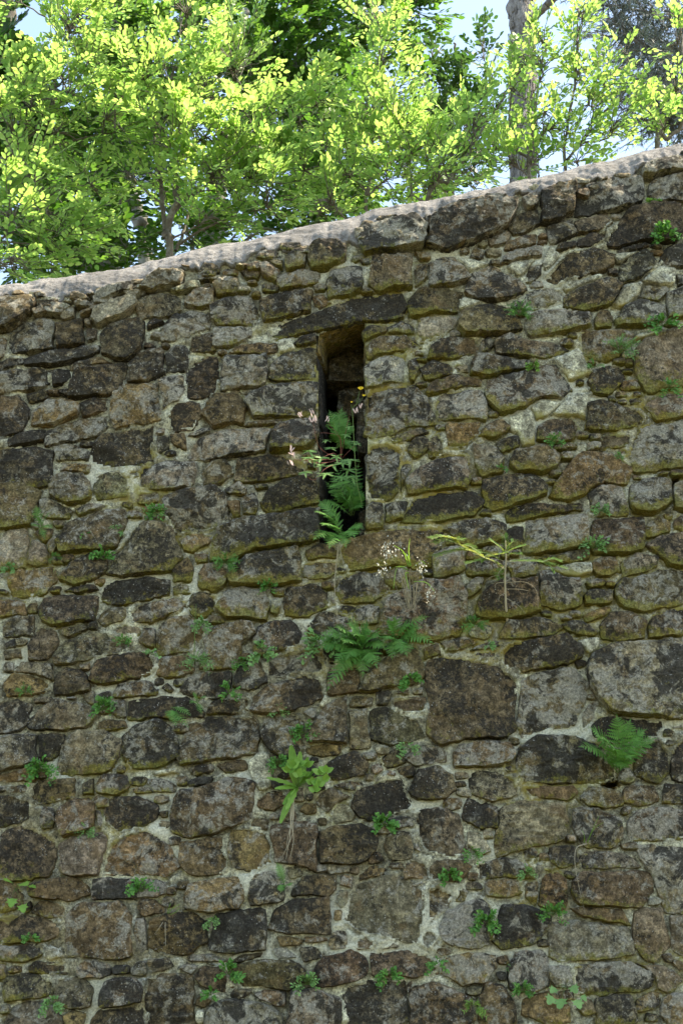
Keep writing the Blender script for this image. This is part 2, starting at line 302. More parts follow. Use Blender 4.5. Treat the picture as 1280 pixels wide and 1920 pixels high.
# ---- stone outlines, surveyed per 400 px field of the elevation: "class x y x y ..." ----
FIELDS = [
((0,480,3.2), """
d 0 290 90 275 170 270 200 300 150 390 110 415 40 435 0 430
g 80 460 130 415 230 390 310 400 325 460 310 560 200 575 100 575 75 520
d 340 410 420 385 490 375 500 440 500 520 420 545 350 555 335 480
k 610 480 660 420 760 375 820 370 850 400 840 480 790 570 760 605 680 610 620 580
d 170 610 300 570 480 540 580 535 595 585 500 605 300 640 170 660
d 0 700 110 685 160 690 240 670 290 690 290 760 160 795 0 825
k 310 680 350 670 420 675 425 740 330 760
d 440 740 470 690 560 670 740 640 750 780 640 820 440 835
d 780 650 840 600 960 580 985 700 900 745 770 760
k 1000 600 1050 545 1110 550 1130 620 1110 680 1050 700 1000 690
g 1000 400 1050 350 1200 335 1265 345 1260 430 1150 485 1000 485
g 815 270 1000 240 1080 245 1090 320 1000 355 850 375 815 330
g 1120 280 1180 210 1280 200 1290 250 1280 295 1150 300
d 1140 490 1280 450 1290 560 1150 570
d 1120 690 1240 620 1290 620 1310 700 1300 810 1130 840
o 690 830 740 790 930 775 960 860 950 970 850 1000 700 1030 660 940
p 960 750 1090 730 1110 800 1080 880 980 920
b 1030 930 1070 880 1190 895 1200 970 1150 1040 1040 1045
b 1220 930 1250 870 1290 850 1350 900 1330 970 1230 980
b 0 840 110 840 155 920 130 1040 0 1070
o 200 940 290 870 430 880 470 900 460 950 300 1000 210 1000
d 475 880 560 850 640 860 650 930 500 955
d 280 1050 480 990 640 950 640 1010 560 1060 400 1085 290 1120
d 40 1100 180 1050 260 1040 270 1100 60 1155
k 0 1170 200 1145 310 1170 310 1260 300 1370 100 1400 0 1410
g 330 1150 400 1140 530 1170 530 1230 440 1240 340 1220
d 540 1170 620 1090 800 1030 910 1000 915 1130 910 1220 830 1260 560 1225
b 1020 1070 1100 1070 1110 1150 1050 1130
b 1120 1080 1200 1040 1260 1030 1270 1060 1180 1095
o 350 1230 540 1240 530 1300 360 1290
d 160 830 270 800 290 850 180 865
g 940 1080 1010 1080 1010 1150 950 1170
b 430 650 600 600 690 640 540 665 430 690
k 880 400 920 370 990 390 890 420
k 520 440 575 440 570 490 530 500
g 500 380 550 375 550 430 510 420
l 570 320 800 240 820 300 720 370 600 420 560 380
g 590 240 780 190 780 220 610 270
g 200 340 260 305 285 340 220 370
g 370 340 440 320 440 370 380 385
b 480 340 555 320 550 350 490 365
g 860 200 960 115 1080 125 1080 170 960 195
l 1020 205 1180 165 1200 200 1060 220
b -10 510 20 510 20 600 -10 610
g 0 640 150 610 150 660 0 690
"""),
((400,380,3.2), """
d -15 610 120 585 210 590 270 660 230 720 40 730 -10 700
d 305 580 420 540 580 530 590 600 580 650 440 680 320 700 300 640
d 245 770 330 715 540 680 660 640 830 600 1080 560 1120 620 1120 680 1000 690 900 700 780 735 620 770 480 790 250 815
k 690 490 720 430 820 405 860 410 865 520 800 555 700 570
g 960 420 970 335 1100 325 1180 330 1190 430 1180 500 1060 515 1010 525 955 480
g 890 230 900 170 1050 130 1200 110 1270 150 1275 230 1230 260 1100 290 930 300
g 555 360 600 270 700 260 760 290 770 350 690 390 590 405
g 440 340 520 285 570 310 550 380 450 405
b 390 440 560 405 625 430 630 470 520 500 420 520 380 490
p 290 390 320 370 400 410 370 470 340 450
l 330 360 400 355 410 390 370 385
g 10 490 70 460 130 480 120 530 30 550
g 0 760 230 735 240 800 120 840 0 870
b 110 900 200 860 370 840 375 900 230 910
d 465 840 520 795 610 785 620 830 520 865
m 380 820 470 810 500 880 390 910
w 40 1040 90 930 310 915 330 1000 300 1080 60 1115
d 340 980 430 900 600 865 612 960 615 1040 400 1070 340 1050
d 200 1190 330 1130 560 1080 612 1075 620 1150 622 1250 600 1270 260 1280
d 890 770 930 745 1040 740 1040 780 960 800 910 830
b 1045 740 1130 715 1205 740 1200 780 1050 785
b 915 860 1000 800 1140 795 1230 860 1100 890 990 900 940 935
l 900 1040 915 970 1040 910 1160 900 1175 960 1150 1070 1060 1080 960 1110 915 1110
d 1165 960 1210 930 1225 990 1200 1080 1170 1060
o 600 560 650 540 700 580 720 600 640 630 610 610
"""),
((700,300,3.2), """
d 335 440 350 370 500 300 720 265 820 290 800 400 660 450 540 490 440 520 340 505
d 815 400 880 320 980 300 1000 380 930 410 850 440 815 420
l 900 240 960 215 985 240 975 290 920 300
d 1010 330 1030 210 1090 180 1190 160 1195 320 1130 360 1050 380 1010 375
b 790 540 800 500 960 460 970 500 830 545
b 790 580 850 545 990 530 1000 580 870 600 780 610
g 700 480 810 420 830 450 800 490 710 500
b 245 620 330 620 330 700 280 750 245 750
b 330 620 480 590 580 680 580 710 480 740 340 760
b 560 790 600 690 700 645 760 650 900 720 910 780 780 810 620 830
g 915 720 930 640 1000 620 1000 680 940 720
d 195 860 290 770 420 770 520 795 495 910 380 915 240 935
b 510 1000 530 910 640 870 720 870 800 900 860 1000 700 1045 560 1050
b -30 870 0 830 130 820 160 890 130 945 0 945
l 265 980 290 940 400 930 490 940 490 1000 290 1075
g 920 830 940 790 1080 765 1140 790 1120 840 960 870
w 940 1000 960 950 1040 930 1280 920 1280 990 1100 1020 960 1035
d 350 1130 420 1100 600 1080 630 1140 480 1175 350 1180
d 640 1090 700 1060 720 1120 650 1150
g 730 1090 830 1060 900 1100 1170 1130 1100 1165 860 1180 750 1160
d 590 1240 640 1180 860 1190 960 1210 900 1250 700 1290 600 1285
m 500 880 530 810 640 840 640 860 520 900
m 785 640 830 610 980 590 920 650 880 700
m 1000 620 1060 500 1130 570 1030 670
m 490 590 580 660 700 625 600 600
"""),
((950,260,3.879), """
d 510 440 560 380 700 350 760 310 950 290 965 440 800 500 600 560 510 555
d 975 270 1010 220 1120 180 1290 165 1290 240 1150 265 980 305
g 1055 330 1100 295 1290 275 1290 440 1100 455 1055 430
g 300 680 310 640 470 575 510 690 400 730 320 750
g 480 590 600 550 720 540 760 600 680 660 520 690
d 345 820 370 770 500 740 510 790 360 825
r 510 740 600 700 740 670 720 730 600 790 510 790
k 820 650 900 550 1050 500 1200 510 1260 600 1200 720 1000 740 820 780 750 770 760 700
r 790 800 1000 750 1040 770 960 800 830 835
b 285 1010 340 930 450 840 620 805 760 860 760 910 560 1000 440 1010 380 1060 300 1060
w 820 930 880 860 1000 820 1075 900 1070 950 960 1000 850 1025
b 415 1150 560 1070 730 1025 830 1070 760 1200 560 1240 440 1200
d 1120 880 1180 810 1290 770 1290 900 1140 935
o 970 1150 1010 1080 1150 1075 1170 1100 1100 1170
g 1240 990 1290 985 1290 1060 1240 1060
m 760 860 800 830 970 815 900 870 810 915
m 395 1080 690 980 700 1020 430 1115
m 750 1210 850 1060 980 1040 970 1130 830 1235
m 980 1030 1100 920 1230 940 1220 1060 1100 1065
"""),
((880,540,3.2), """
b 750 180 790 130 860 125 845 230 755 235
w 895 190 930 120 1010 80 1160 110 1150 170 1040 205 900 205
g 1190 40 1290 0 1290 150 1200 160
b 690 270 800 250 960 285 950 330 870 390 800 415 680 390
p 1020 380 1060 320 1200 270 1290 260 1290 540 1170 585 1080 590 1020 500
d 90 610 130 560 280 515 500 470 560 540 605 610 520 650 390 670 330 720 210 725 120 660
d 720 560 760 500 880 490 900 530 820 630 760 620
r 1065 720 1100 690 1290 620 1290 770 1130 785
d 710 690 800 700 1040 780 1000 810 860 845 715 830
d 400 830 470 790 620 775 665 840 600 890 420 900
d 790 930 820 885 960 890 950 945 800 960
w 975 920 1050 850 1290 790 1290 1030 1150 1060 1000 1080 975 1000
b 265 1060 290 980 430 965 510 1000 500 1050 430 1095 300 1090
b 170 930 290 890 300 950 200 975
o 520 1230 590 1110 680 1000 850 1020 960 1080 930 1170 800 1160 690 1220 600 1250
d 105 1160 300 1115 380 1140 450 1200 440 1230 330 1270 150 1310 110 1290
w 40 960 140 960 190 1030 180 1090 80 1120
b 60 860 200 800 240 830 180 870 60 890
m 240 780 300 735 370 735 390 800 390 940 320 950 290 870 250 850
m 360 710 420 660 560 690 470 770 400 790
m 500 420 650 360 700 440 740 510 600 555
m 480 760 600 640 720 630 700 800 640 770
m 1000 280 1130 255 1140 275 970 320
"""),
((680,640,3.2), """
d 15 340 60 290 160 260 300 270 350 340 410 490 260 510 180 560 80 570 25 540
b 350 160 420 110 530 150 530 200 380 225
d 390 290 430 240 560 205 700 230 700 265 560 285 410 305
w 470 460 480 340 520 310 700 300 720 340 715 470 600 480
o 515 500 700 490 690 560 600 620 510 630
g 280 640 310 570 370 545 410 580 390 640 320 680
g 390 600 440 540 495 600 490 680 400 690
g 150 580 340 510 400 540 270 600 200 610
d 18 700 60 650 140 640 215 690 215 900 160 950 40 950 20 850
g 270 840 310 790 460 710 600 690 640 790 590 870 430 895 290 905
d 220 740 290 730 240 880 225 920
k 280 980 330 940 470 910 650 920 710 965 640 1020 500 1050 320 1060 250 1075
w 18 1010 50 960 120 970 135 1050 120 1105 25 1120
d 140 980 260 960 240 1060 140 1080
d 480 1130 620 1090 780 1090 840 1110 830 1180 640 1210 600 1180
o 600 670 640 690 640 750 610 740
"""),
((300,740,3.2), """
b 265 120 330 10 470 -20 510 70 480 160 330 180
p 170 380 250 250 400 220 655 200 640 270 600 330 420 365
d 665 230 700 190 830 150 935 150 940 240 860 305 680 320
d 500 180 620 150 730 140 710 175 520 190
d 460 440 500 385 700 380 860 430 850 460 650 490 470 510
b 260 470 320 410 390 400 440 465 380 520 270 530
d 50 620 180 570 330 545 380 600 430 740 280 810 150 830 80 850 60 720
b 380 570 470 530 520 560 500 590 420 590
d 500 620 570 590 590 650 580 720 500 710
d 625 640 650 580 760 530 900 500 930 580 930 640 760 680 650 690
b 390 640 470 640 480 720 440 740
k 325 880 360 790 560 740 700 720 925 700 935 850 820 880 520 950 340 970
b 410 1080 500 1000 520 960 800 920 830 1010 820 1110 600 1125 440 1120
d 885 940 950 910 1040 930 1040 970 900 980
b 840 1060 880 1020 1040 1015 1040 1060 900 1110 850 1095
o 115 870 190 820 300 840 300 880 200 930 150 920
b 210 960 280 950 285 1000 220 1005
b 245 1080 280 1020 340 1010 400 1070 390 1130 320 1175 250 1140
b 75 1040 160 990 180 1050 170 1100 80 1120
d 80 1150 130 1135 185 1150 180 1180 90 1190
"""),
((0,0,1), """
b 648 1035 662 1010 700 1003 790 1000 815 992 826 1000 815 1035 800 1057 740 1059 665 1063
"""),
((0,840,3.2), """
g 295 210 340 150 400 130 490 150 520 200 520 290 460 320 390 322 310 270
g 570 230 600 180 710 145 750 190 740 270 650 290 580 280
w 835 180 870 120 1000 95 1150 85 1160 180 1130 230 960 245 850 240
b -10 220 150 190 240 260 220 350 160 440 60 465 -10 460
g 240 310 310 310 430 370 400 400 270 390
d 365 550 430 460 600 390 720 400 740 480 690 580 560 600 460 590 390 615
g 665 740 720 640 860 470 940 460 1030 490 1080 650 1020 715 900 730 750 750
l -10 610 60 500 150 490 170 560 140 700 -10 690
p 150 690 200 560 250 590 280 680 200 720
d 380 780 430 720 550 630 620 650 650 740 560 770 460 810
o 60 790 130 740 300 720 330 790 250 850 100 870
k 595 860 660 820 800 785 1000 800 1005 880 880 905 740 925 620 900
b 775 990 830 940 1030 895 1100 925 1080 970 900 1030 810 1045
k 255 970 290 920 500 890 575 900 580 960 540 1020 350 1045 290 1020
d 590 1020 650 975 750 960 765 1010 740 1040 620 1055
b 830 270 940 265 940 310 840 315
g 380 1080 520 1050 530 1090 420 1120 385 1110
k 530 1040 585 1035 585 1090 535 1090
g 190 1170 240 1095 310 1110 340 1160 310 1230 250 1280 180 1260
g 340 1240 400 1170 560 1120 640 1110 820 1150 780 1200 560 1240 360 1280
b 820 1160 860 1070 920 1080 930 1200 880 1200
b 945 1100 1020 1040 1130 1025 1220 1100 1180 1180 1040 1210 960 1230 945 1160
g 30 1060 100 1010 190 1010 185 1105 40 1120
o -10 1000 0 930 140 930 150 1000 60 1000
b 30 1170 90 1140 105 1190 40 1200
g 30 1220 115 1205 120 1240 40 1250
k 390 850 560 820 590 850 480 865
g 300 560 340 520 350 600 310 640
b 450 370 550 345 620 350 480 400
p 660 1070 760 1060 850 1080 830 1130 700 1130
m 720 560 800 470 830 470 740 610 680 640
"""),
((880,900,3.2), """
k 240 200 270 170 340 140 460 170 640 150 660 175 560 190 420 215 260 230
p 345 330 360 250 480 235 590 215 680 220 700 280 710 370 560 405 410 415 345 410
k 215 300 260 275 320 280 320 380 220 390
w 720 80 790 20 900 50 940 130 940 210 840 220 740 190 715 140
g 960 110 990 40 1080 10 1170 20 1190 120 1100 180 1010 190 970 160
k 725 320 760 250 900 230 1020 225 1045 270 1030 400 900 440 760 435 725 380
o 1050 280 1130 225 1200 260 1200 310 1080 345 1050 340
r 1230 240 1290 210 1290 300 1230 290
g 1050 390 1130 340 1290 325 1290 500 1200 500 1120 440
b 730 490 790 455 880 455 900 540 780 570 735 540
d 880 640 920 590 1130 545 1290 580 1290 700 1180 750 1050 770 940 730 880 680
r 425 690 430 560 470 540 580 590 645 600 650 740 520 750 440 740
g 680 690 720 660 840 660 840 720 700 740
b 700 620 760 600 815 605 790 640 720 645
d 780 880 850 800 950 800 1050 850 1040 940 900 975 800 950
d 1070 870 1110 800 1290 770 1290 930 1180 940 1080 940
p 720 1150 760 1050 880 980 1060 970 1200 960 1290 950 1290 1380 1180 1400 1000 1400 850 1350 740 1230
d 185 1040 280 980 560 930 640 990 660 1050 560 1090 300 1120 220 1110
b 200 900 260 850 430 850 560 880 500 930 330 950 210 940
w 560 870 620 845 720 870 765 900 740 920 600 905
m 640 960 780 940 780 1000 710 1050
b 240 510 400 500 400 570 260 600
r 80 720 200 600 390 590 405 770 230 820 70 790
d 0 510 100 490 200 500 180 560 0 570
g 430 470 700 420 715 460 600 490 480 480
m 480 530 640 500 730 490 740 560 640 580 540 570
w 910 500 1000 450 1120 460 1130 530 1000 570 920 580
d 0 1020 150 980 200 990 60 1015
b 40 1040 160 1035 150 1075 40 1060
l 1230 100 1240 40 1290 20 1290 160 1240 150
o 690 820 840 760 830 800 700 850
"""),
((560,1020,3.2), """
d 250 270 330 190 480 175 540 230 540 270 440 320 280 325
l 800 60 960 35 985 150 880 205 815 200
g 500 200 580 130 640 150 620 250 540 260
r 500 480 560 350 760 230 940 215 985 310 980 420 930 540 800 560 620 520 500 520
d 60 520 130 430 200 410 300 450 310 490 240 540 70 560
g 320 440 360 395 470 380 470 470 400 490 330 470
k 160 660 180 600 440 590 470 600 440 680 200 690
b 190 880 200 790 330 770 360 890 210 900
b 365 880 440 790 560 690 680 650 760 740 750 800 640 860 540 870 440 890
o 1000 240 1060 190 1110 200 1080 270 1010 320
r 540 960 560 915 760 915 760 1015 640 1010 550 985
d 775 760 800 720 950 710 1180 760 1280 840 1280 1100 1230 1130 1050 1160 870 1170 800 1110 790 1000 775 880
d 70 1180 120 1010 200 930 285 910 290 1080 280 1190 180 1200
d 440 1010 520 980 620 1040 700 1070 730 1150 560 1190 440 1150
g 300 1010 400 1000 420 1200 320 1210
r 680 880 740 855 740 900 680 905
g 570 880 660 865 665 905 575 905
l 20 1010 80 980 110 1010 90 1060
m 120 970 160 900 180 930 150 980
o 860 580 1000 560 1050 590 900 620
b 300 960 330 920 440 920 430 960 310 980
g 455 880 540 870 560 900 530 960 470 960
b 760 630 830 600 850 660 760 680
"""),
((240,1100,3.2), """
d 930 90 970 10 1080 -5 1160 40 1180 110 1080 160 960 150
k 360 120 370 50 440 30 520 60 525 110 480 165 400 165
b 540 130 600 40 680 5 800 30 855 110 820 190 720 170 600 170
l 860 150 870 75 910 70 920 120 890 170
d 765 300 800 240 960 215 1030 290 1020 340 900 380 800 395 770 360
b 470 320 540 265 720 235 755 290 660 330 640 480 540 490 460 470 480 370
d 640 540 680 470 780 460 840 530 830 580 720 610 640 590
b 175 480 200 430 370 420 380 500 290 520 180 515
b 330 620 360 560 470 510 600 510 610 600 560 650 350 640
d 200 600 230 580 270 620 250 630
d 10 740 30 690 170 670 340 670 440 740 430 770 250 775 20 790
d 490 730 520 690 660 690 670 750 560 755 480 750
d 685 700 700 660 735 680 730 745 700 745
b 850 440 870 420 1100 410 1160 480 1130 505 900 540 855 535
b 750 660 860 600 1050 545 1120 580 1160 670 1020 720 880 755 750 745
r 310 1000 330 940 400 850 480 790 740 790 765 860 750 990 640 1020 500 1035 340 1050
d 810 900 830 800 960 780 1030 800 1010 900 1050 960 1000 1000 860 960
m 720 1050 780 980 850 1000 860 1200 790 1240 730 1150
d 530 1070 600 1040 700 1035 715 1085 600 1105
r 370 1090 420 1065 500 1070 510 1095 400 1120
b 290 1150 350 1140 360 1190 295 1195
d 360 1160 440 1140 500 1150 480 1185 370 1200
m 150 1120 280 1090 300 1105 170 1130
d 130 1170 240 1170 290 1200 280 1230 170 1215
b 30 1220 120 1210 150 1235 50 1240
"""),
((0,1180,3.2), """
o 20 330 90 270 170 265 300 310 305 350 180 390 60 400
g 70 250 130 200 290 210 305 300 200 270
k 330 360 340 280 400 240 480 250 545 330 540 370 430 390 350 385
d 555 290 600 200 760 150 880 150 935 220 900 250 720 305 600 310
b 680 370 720 320 860 315 945 355 930 390 780 405 690 400
w -10 450 90 420 175 460 165 560 110 600 -10 590
g 180 570 230 500 330 420 460 430 570 510 500 575 350 585 200 585
g -10 680 80 645 215 640 225 790 120 830 -10 860
d 230 640 380 640 360 720 300 790 230 780
g 380 790 400 680 480 620 620 610 715 670 700 760 640 820 520 850 400 860 375 840
r 690 430 750 420 760 520 700 530 680 490
d 590 390 660 370 660 410 590 430
g 500 390 560 370 560 450 530 440
b 180 970 240 930 430 900 450 960 440 1010 350 1025 240 1040 190 1020
d -10 1010 90 1000 180 1040 180 1110 120 1150 -10 1165
b 250 1130 270 1075 310 1070 325 1120 310 1180 260 1180
b 355 1150 370 1060 430 1015 560 1010 575 1080 560 1180 480 1225 390 1230
d 640 1080 680 1030 820 1020 920 1070 920 1130 840 1180 720 1205 640 1150
r 570 1080 610 1090 620 1180 590 1200
b 575 930 620 880 740 890 760 950 700 980 590 970
d 500 930 550 900 560 980 500 985
b 50 940 150 930 165 980 60 985
g -10 940 40 940 40 970 -10 980
b 600 560 740 545 760 590 690 600 610 610
p 395 400 460 395 460 430 400 430
g 200 420 310 405 300 440 215 440
o -10 870 200 830 200 905 -10 905
k 735 650 850 570 940 545 1000 600 1065 680 1060 750 960 795 800 800 750 730
"""),
((880,1260,3.2), """
b 290 180 340 70 440 20 620 10 690 80 660 200 620 290 480 320 330 365 295 300
p 650 370 680 260 720 190 760 190 740 270 700 330
d 300 560 330 470 420 410 600 410 760 460 850 540 850 610 780 640 680 650 480 670 360 640
k 750 330 820 290 1000 310 1140 285 1160 340 1100 390 900 420 760 380
d 1000 520 1040 430 1120 400 1170 480 1180 580 1130 650 1060 640 1000 600
b -85 490 -50 440 120 415 220 430 260 490 220 525 60 540 -60 540
w 20 640 60 610 250 660 260 720 130 760 40 720
w 170 950 190 840 350 770 540 800 560 900 530 990 400 1020 300 1050 190 1080
d 640 940 650 840 780 840 880 900 890 980 840 1030 700 1030
d 970 900 1040 850 1290 820 1290 960 1180 980 1000 980
d 920 710 960 690 1100 680 1130 760 1000 790 930 780
g 1190 680 1290 690 1290 780 1170 770
b 660 760 720 700 900 720 910 790 720 800
b 320 700 420 680 600 680 650 720 560 760 380 760
d 310 1090 370 1050 400 1080 380 1120 320 1115
p 1210 500 1290 420 1290 640 1220 620
g 900 650 930 560 1000 640 960 665
"""),
((540,1380,3.2), """
d 220 210 300 140 400 105 470 170 440 230 300 240
d 550 150 680 60 690 150 600 180
d 700 130 760 90 900 70 940 110 930 150 760 170
d 740 330 800 220 900 195 960 250 980 310 920 340 760 355
d 270 290 440 260 480 290 380 325 290 310
k 400 400 430 340 560 290 660 280 720 370 740 430 640 450 520 490 460 470 410 420
l 265 480 280 420 340 400 400 470 380 510 290 520
d 195 640 210 590 300 545 430 540 500 590 520 690 430 750 320 765 220 740
g 590 650 620 600 720 580 745 650 730 720 640 720
g 590 500 730 480 745 540 620 555
g 780 520 800 470 900 455 1000 490 1040 600 1080 690 960 710 830 680 785 620
k 1060 490 1090 390 1250 430 1250 550 1120 510
l 1080 640 1090 580 1140 590 1190 680 1150 700
d 860 790 900 760 1020 750 1080 790 1000 840 880 860
b 695 800 720 765 810 760 850 820 830 860 700 860
b 835 1010 840 920 900 910 990 960 940 1040 850 1100
o 1000 990 1040 905 1070 930 1050 990
d 920 1150 960 1060 1060 1010 1150 1010 1200 1060 1220 1180 1180 1240 1050 1250 950 1200
g 340 1100 370 1010 450 900 560 850 700 860 800 930 800 1100 770 1230 640 1190 520 1170 420 1150
l 235 800 250 770 370 775 360 810 260 820
l 290 1000 300 930 360 930 360 1000 320 1040
o 270 1110 280 1045 325 1045 325 1110
d 40 940 100 850 280 835 290 910 240 950 110 945
p 245 1240 280 1175 330 1180 345 1260 260 1275
p 410 1240 470 1205 525 1240 500 1265 420 1265
p 550 1265 620 1240 670 1265 560 1280
l 785 1230 810 1165 870 1165 885 1220 840 1280 800 1260
o 430 840 500 795 580 795 560 830 440 860
o 310 890 330 840 380 850 370 900
d 180 380 260 310 370 360 300 380 240 440
d 470 720 540 690 570 740 490 770
r 750 680 770 620 810 700
p 500 190 540 160 570 200 520 215
o 110 90 130 45 330 40 300 110
l 690 880 780 870 830 880 760 920
"""),
((240,1440,3.2), """
d 285 290 300 200 340 150 480 110 640 85 740 100 750 200 720 290 600 340 480 400 360 395 300 360
b 325 560 330 450 450 430 545 420 560 500 600 540 570 600 460 615 370 610
o 600 470 640 390 720 380 800 420 860 500 850 560 760 595 660 590 610 520
o 360 790 400 720 520 690 640 690 690 780 650 830 480 855 370 830
b 740 780 760 650 840 640 900 680 910 780 840 800 750 810
b 750 200 800 160 920 140 930 190 860 225 770 220
b 125 960 150 910 240 880 370 880 470 940 470 1040 360 1100 240 1110 130 1060
k 495 1040 510 960 540 880 800 870 810 930 800 1070 700 1090 510 1080
b 30 1040 50 910 100 910 115 980 110 1110 60 1125
b 60 840 80 790 160 790 225 840 220 870 100 880
b 370 1120 480 1120 610 1150 600 1160 380 1155
d 610 1165 680 1120 800 1105 800 1135 680 1165
l 450 1170 490 1155 535 1180 500 1195
g 300 1200 350 1180 420 1190 380 1240
o 900 1010 1000 1010 1060 1030 1020 1070 920 1065
o 1060 1010 1190 1010 1200 1040 1070 1050
d 880 520 890 380 1000 350 1110 360 1120 470 1110 600 1000 570 890 560
d 860 960 900 860 1000 810 1180 790 1195 990 1000 1000 880 960
w 1020 580 1050 640 980 660 950 600
"""),
((0,1520,3.2), """
d 5 250 40 150 120 105 200 120 310 190 320 270 270 370 180 395 60 395 20 340
g 350 210 420 155 600 155 630 180 610 280 580 370 460 375 380 350 370 270
o 630 370 680 210 760 170 880 135 960 210 1075 320 980 370 800 380
b 545 480 580 420 880 410 980 440 960 490 800 515 570 535
b 185 460 240 430 420 400 530 440 540 500 410 540 310 530 210 500
b -10 440 60 430 130 480 135 570 60 610 -10 620
b 185 590 240 545 390 565 390 640 300 650 190 620
d 135 590 180 540 190 570 170 620
b -10 650 100 630 240 640 335 670 335 750 220 780 -10 800
o -10 805 100 805 220 795 235 870 -10 880
b 385 760 400 640 480 580 600 560 700 560 770 650 770 850 640 860 520 880 410 860
k 170 945 220 915 380 915 385 965 280 975 190 965
b 455 960 480 900 560 890 660 930 660 980 610 1000 480 995
k 670 950 690 930 770 930 770 975 680 985
g 775 950 820 900 880 900 880 990 790 985
g 885 900 1000 890 1040 930 900 985
g 30 1080 60 1010 160 990 320 1020 320 1100 160 1120 50 1130
g 330 1070 350 1010 480 1005 550 1070 520 1150 400 1160 335 1130
d 620 1120 640 1030 700 1005 800 1010 850 1060 830 1135 700 1160 620 1160
d 875 1120 890 1010 1000 990 1140 1010 1150 1160 1155 1290 1100 1330 890 1320
d 570 1260 610 1210 840 1185 845 1290 570 1300
g 50 1260 80 1190 150 1150 300 1190 350 1250 340 1300 50 1300
o 375 1230 430 1200 500 1230 480 1265 400 1270
g 0 1190 50 1160 75 1190 50 1215 10 1210
b 1170 1160 1200 1120 1260 1140 1230 1180
m 1165 1250 1180 1190 1230 1195 1225 1290 1170 1290
p -10 930 30 930 30 1000 -10 1010
m 245 880 290 800 370 830 400 880 300 910
"""),
((240,1520,3.2), """
d 635 1040 660 940 770 900 960 890 1050 960 1040 1020 950 1075 860 1060 760 1045
d 395 1000 440 930 550 940 570 1010 560 1060 440 1030
g 470 1230 500 1180 640 1120 850 1160 900 1240 880 1300 470 1300
g 605 1110 640 1070 740 1070 730 1110 640 1140
b 755 1100 820 1070 940 1080 940 1170 880 1180 790 1140
l 860 830 950 820 1020 880 900 900
g 1040 830 1150 820 1180 880 1060 900
"""),
((560,1520,3.2), """
g -40 1180 -20 1090 100 1090 230 1140 265 1200 265 1300 -40 1300
d 90 950 160 890 300 855 390 890 425 940 400 980 300 1020 140 1040 80 1010
r 435 920 450 860 640 860 790 900 800 960 700 970 560 960 460 980
o 865 910 1000 875 1150 890 1160 930 1100 1010 990 1020 860 960
g 280 1110 300 1060 420 1040 620 1040 640 1120 650 1240 540 1280 300 1300
b 665 1130 700 1080 800 1060 920 1110 1040 1150 1030 1240 920 1300 700 1300
p 640 1040 690 1020 660 1110 640 1100
"""),
((880,1520,3.2), """
r 640 430 700 370 900 370 1080 370 1100 480 1000 560 800 570 680 540 630 480
k 145 760 160 680 220 600 340 590 400 630 470 640 460 710 390 760 200 800
w 490 800 500 700 700 690 930 700 960 760 960 850 800 870 560 895 500 860
d 625 1000 650 940 780 920 960 910 1100 960 1080 1040 900 1080 800 1105 650 1080
g 260 930 300 870 430 860 470 910 460 1040 380 1070 270 1050
g 475 930 600 930 620 1050 520 1050 470 1000
o 430 480 450 410 520 380 560 430 550 570 420 560
o 340 440 410 420 410 560 380 570 340 510
o 100 430 260 400 330 440 300 480 120 490
d 60 330 200 290 340 330 380 410 200 400 80 400
g 980 700 1000 620 1140 610 1170 700 1200 800 1100 900 980 800
o 350 1150 480 1110 570 1180 570 1240 470 1250 340 1200
p 670 1180 690 1130 740 1140 755 1210 700 1220
g 755 1200 760 1130 960 1110 980 1170 980 1250 780 1260
o 1000 1140 1100 1100 1150 1100 1140 1160 1000 1200
b 1170 1130 1290 1110 1290 1290 1160 1220
b 60 1140 100 1050 190 1060 250 1180 250 1270 80 1300
d 500 240 620 230 640 310 560 330 500 300
w 650 300 700 250 900 270 1000 330 800 350 680 340
w 1040 250 1160 240 1290 260 1290 600 1180 600 1100 420
g 1200 640 1290 640 1290 850 1220 820
o 0 900 100 880 170 950 100 1050 0 1080
g 1000 920 1160 950 1260 1010 1200 1080 1120 1080 1100 1000
b 640 590 900 590 950 680 800 660
"""),
]
# ================================================================== THE WALL
M_STONE, M_MORTAR, M_COPING = mat_stone(), mat_mortar(), mat_coping()
TINT = dict(d=(.135, .112, .074), b=(.185, .143, .086), o=(.255, .185, .092), g=(.205, .185, .138), l=(.40, .385, .305),
            p=(.285, .243, .180), r=(.185, .138, .098), k=(.100, .086, .064), w=(.27, .25, .20), m=(.3, .3, .25))
CRUST = dict(d=.46, b=.35, o=.24, g=.38, l=.20, p=.24, r=.38, k=.54, w=.40, m=.4)
# top line of the wall (silhouette of the coping) and lower edge of the coping, along the elevation
TOP = [(-700, 640), (-350, 590), (0, 538), (47, 536), (69, 528), (134, 519), (234, 505), (266, 496), (334, 480), (400, 463), (466, 453), (525, 442), (562, 427),
       (650, 413), (694, 400), (753, 383), (844, 372), (950, 347), (1044, 330), (1094, 313), (1172, 296), (1228, 283), (1280, 270), (1600, 205), (2000, 120)]
LOW = [(-700, 690), (-350, 630), (0, 568), (60, 560), (90, 570), (184, 561), (244, 546), (262, 536), (300, 522), (400, 500), (462, 488), (530, 478), (575, 464), (630, 470), (675, 452), (683, 433),
       (744, 412), (803, 420), (825, 402), (903, 386), (950, 377), (1006, 358), (1069, 348), (1100, 352), (1146, 342), (1197, 322), (1240, 306), (1280, 302), (1600, 235), (2000, 150)]
YC = 0.12
tp = P([a for a, b in TOP], [b for a, b in TOP], YC); lp = P([a for a, b in LOW], [b for a, b in LOW], -0.03)
def z_top(x): return np.interp(x, tp[:, 0], tp[:, 2])
def z_low(x): return np.interp(x, lp[:, 0], lp[:, 2])
WX0, WX1 = -4.2, 4.2

